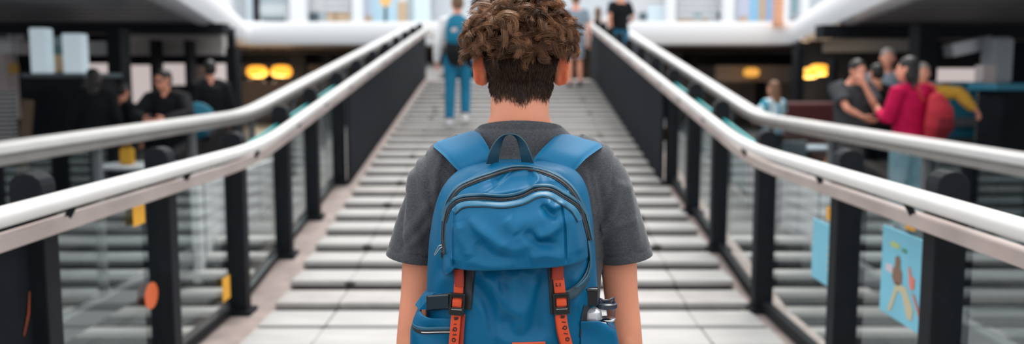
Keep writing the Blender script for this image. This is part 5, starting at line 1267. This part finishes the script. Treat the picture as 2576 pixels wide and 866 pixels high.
# side pockets
def side_pocket(name, s, prow, depth, yr, label=None, topcurve=None):
    """bulging half shell: rows (py, px outer, px inner)"""
    zsr = np.array([P(1288, r[0], yr - .05).z for r in prow]); xo = np.array([P(r[1], r[0], yr - .03).x for r in prow]); xi = np.array([P(r[2], r[0], yr - .09).x for r in prow])
    n1, n2 = 70, 60; zt_ = np.linspace(zsr[0], zsr[-1], n1); a_ = np.interp(-zt_, -zsr, xo); b_ = np.interp(-zt_, -zsr, xi)
    vv = np.linspace(0, 1, n2); X_ = np.zeros((n1, n2)); Y_ = np.zeros((n1, n2)); Zp = np.repeat(zt_[:, None], n2, 1)
    for k, w_ in enumerate(vv):
        # from the back of the side, round the outer edge, onto the bag's front
        an = w_ * math.pi * .75; X_[:, k] = a_ + (b_ - a_) * ((1 - math.cos(max(0, an - .35))) / (1 - math.cos(math.pi * .75 - .35))) ** .9 if an > .35 else a_
        Y_[:, k] = yr + .02 - depth * math.sin(min(an, math.pi / 2)) ** .8
    if topcurve is not None:
        wt = np.clip((zt_ - zt_[0]) / (zt_[12] - zt_[0]), 0, 1); wt = 1 - wt
        Zp += (np.interp(vv, np.linspace(0, 1, len(topcurve)), topcurve)[None, :] * wt[:, None])
    Y_ -= .003 * vnoise(X_, Zp, 25, 12, 5 + s) + .004 * np.sin((Zp - zt_[0]) * 60 + X_ * 40) * np.clip((zt_[0] - Zp) / .02, 0, 1)
    o = grid_obj(name, X_, Y_, Zp, NYL, thick=.003)
    return o, (X_, Y_, Zp)
pl, G1 = side_pocket('side_pocket', -1, [(783, 1062, 1138), (792, 1052, 1140), (808, 1044, 1141), (830, 1038, 1142), (866, 1036, 1142), (930, 1038, 1142), (990, 1050, 1142), (1020, 1075, 1140)], .125, 1.80)
pr_, G2 = side_pocket('side_pocket', 1, [(792, 1530, 1460), (802, 1538, 1460), (820, 1546, 1460), (866, 1556, 1460), (930, 1556, 1460), (990, 1542, 1462), (1020, 1515, 1465)], .120, 1.80, topcurve=[-.030, -.026, -.010, .0, .0, -.001])
# zip on the left pocket
q = G1; idx = 11
zz_pts = [(q[0][idx, k], q[1][idx, k] - .004, q[2][idx, k] + .006 * (k / 60)) for k in range(14, 58)]
g = MB().tube([Vector(p) - bag_root.location for p in zz_pts], [(.0045, .0022)] * len(zz_pts), 10, ref=(0, 0, 1)); zs_o = g.obj('pocket_zip', TAPE, pl, smooth=True)
g = MB().tube([Vector(p) - bag_root.location + Vector((0, -.0026, .0)) for p in zz_pts[16:]], [.0011] * len(zz_pts[16:]), 8); g.obj('zip_teeth', SILV, zs_o, smooth=True)
g = MB().tube([Vector(p) - bag_root.location + Vector((0, -.002, .0075)) for p in zz_pts], [(.0035, .0018)] * len(zz_pts), 10, ref=(0, 0, 1)); g.obj('zip_flap', PIPE, pl, smooth=True)
# flared cloth, black webbing and glossy plate above the left pocket
g = MB(); a = [P(1080, 722, 1.80), P(1062, 742, 1.79), P(1044, 768, 1.775), P(1054, 780, 1.745), P(1085, 779, 1.715), P(1140, 774, 1.69), P(1140, 742, 1.69), P(1092, 738, 1.72)]
vs = [p - bag_root.location for p in a]; g.quadbox(vs, (0, .010, .0)); fl = g.obj('side_flap', NYL, bag_root, bevel=.003)
g = MB(); a = [P(1072, 746, 1.725), P(1135, 738, 1.684), P(1136, 778, 1.684), P(1073, 783, 1.725)]; g.quadbox([p - bag_root.location for p in a], (0, .006, 0)); ws_ = g.obj('side_strap', WEBB, bag_root, bevel=.0015)
g = MB(); a = [P(1076, 746, 1.718), P(1128, 742, 1.680), P(1128, 776, 1.680), P(1077, 781, 1.718)]; g.quadbox([p - bag_root.location for p in a], (0, .004, 0)); q_ = g.obj('glossy_plate', mat('glossy_dark_plate', (.030, .045, .055), .15), ws_, bevel=.002)
# black buckle block on the right side
g = MB(); cc = P(1488, 746, 1.735) - bag_root.location; g.box(cc, (.024, .020, .036)); g.box(cc + Vector((0, -.004, .016)), (.027, .020, .006)); bb = g.obj('side_buckle', BUCK, bag_root, bevel=.003)
ribbon('side_strap', [(1478, 770), (1470, 800), (1466, 850)], 16, 'bag', WEBB, .003, .0004, .003, 20)
# orange label at the hem of the lower front
ribbon('label_tab', [(1288, 866), (1330, 865), (1372, 864)], 8, 'bag', REDW, .004, .0006, .003, 20)
# back panel against the man's back
g = MB().box(Vector((.0, .045, .27)), (.27, .030, .44)); g.obj('back_panel', WEBB, bag_root, bevel=.012)

# two bottles in the right pocket
CLEAR = glass_mat('clear_plastic', (.93, .95, .96), .22, .04)
def bottle(px, py, Y, r, h, capm, label, cap_w, kind):
    top = P(px, py, Y); root = empty('water_bottle', (top.x, Y, top.z - h), label, 'bottle', 'bottles in the right side pocket')
    if kind == 'waist': prof = [(.001, .004), (r * .9, 0), (r, .01), (r, h * .45), (r * .98, h * .60), (r * .80, h * .72), (r * .72, h * .80), (r * .78, h * .88), (r * .80, h * .92), (.001, h * .921)]
    else: prof = [(.001, .004), (r * .9, 0), (r, .01), (r, h * .70), (r * .97, h * .82), (r * .82, h * .90), (r * .6, h * .93), (.001, h * .931)]
    b_ = MB().lathe(prof, (0, 0, 0), 28).obj('bottle_body', CLEAR, root, smooth=35)
    MB().lathe([(a * .90, z * .98 + .003) for a, z in prof[1:4]] + [(r * .86, h * .5), (.001, h * .505)], (0, 0, 0), 24).obj('water', glass_mat('water', (.80, .87, .90), .16), b_, smooth=35)
    MB().lathe([(r * 1.003, h * .66), (r * 1.012, h * .668), (r * 1.003, h * .676)] if kind == 'dome' else [(r * .74, h * .79), (r * .80, h * .80), (r * .74, h * .81)], (0, 0, 0), 28).obj('rim_ring', SILV, b_, smooth=True)
    return root, h, r
bt, h, r = bottle(1489, 772, 1.735, .021, .20, None, 'clear bottle with a low silver domed cap, beside the black side buckle', 0, 'dome')
MB().lathe([(r * 1.02, h * .88), (r * 1.02, h * .90), (r * .92, h * .955), (r * .55, h * .985), (.001, h * .99)], (0, 0, 0), 28).obj('cap', mat('silver_cap', (.62, .64, .68), .2, metal=.6), bt, smooth=35)
bt, h, r = bottle(1527, 748, 1.755, .0235, .23, None, 'taller clear bottle with a dark blue grey cap, touching the bare right arm', 0, 'waist')
MB().lathe([(r * .84, h * .905), (r * .90, h * .91), (r * .90, h * .945), (r * .84, h * .95), (r * .5, h * .955), (.001, h * .956)], (0, 0, 0), 28).obj('cap', mat('dark_cap', (.045, .055, .08), .25), bt, smooth=35)
MB().tube([(-r * .62, -.004, h * .955), (-r * .70, -.004, h * .99), (-r * .3, -.004, h * .972), (r * .2, -.004, h * .975), (r * .62, -.004, h * 1.0), (r * .58, -.004, h * .955)], [.0032] * 6, 8).obj('spout', mat('dark_cap', (.045, .055, .08), .25), bt, smooth=True)
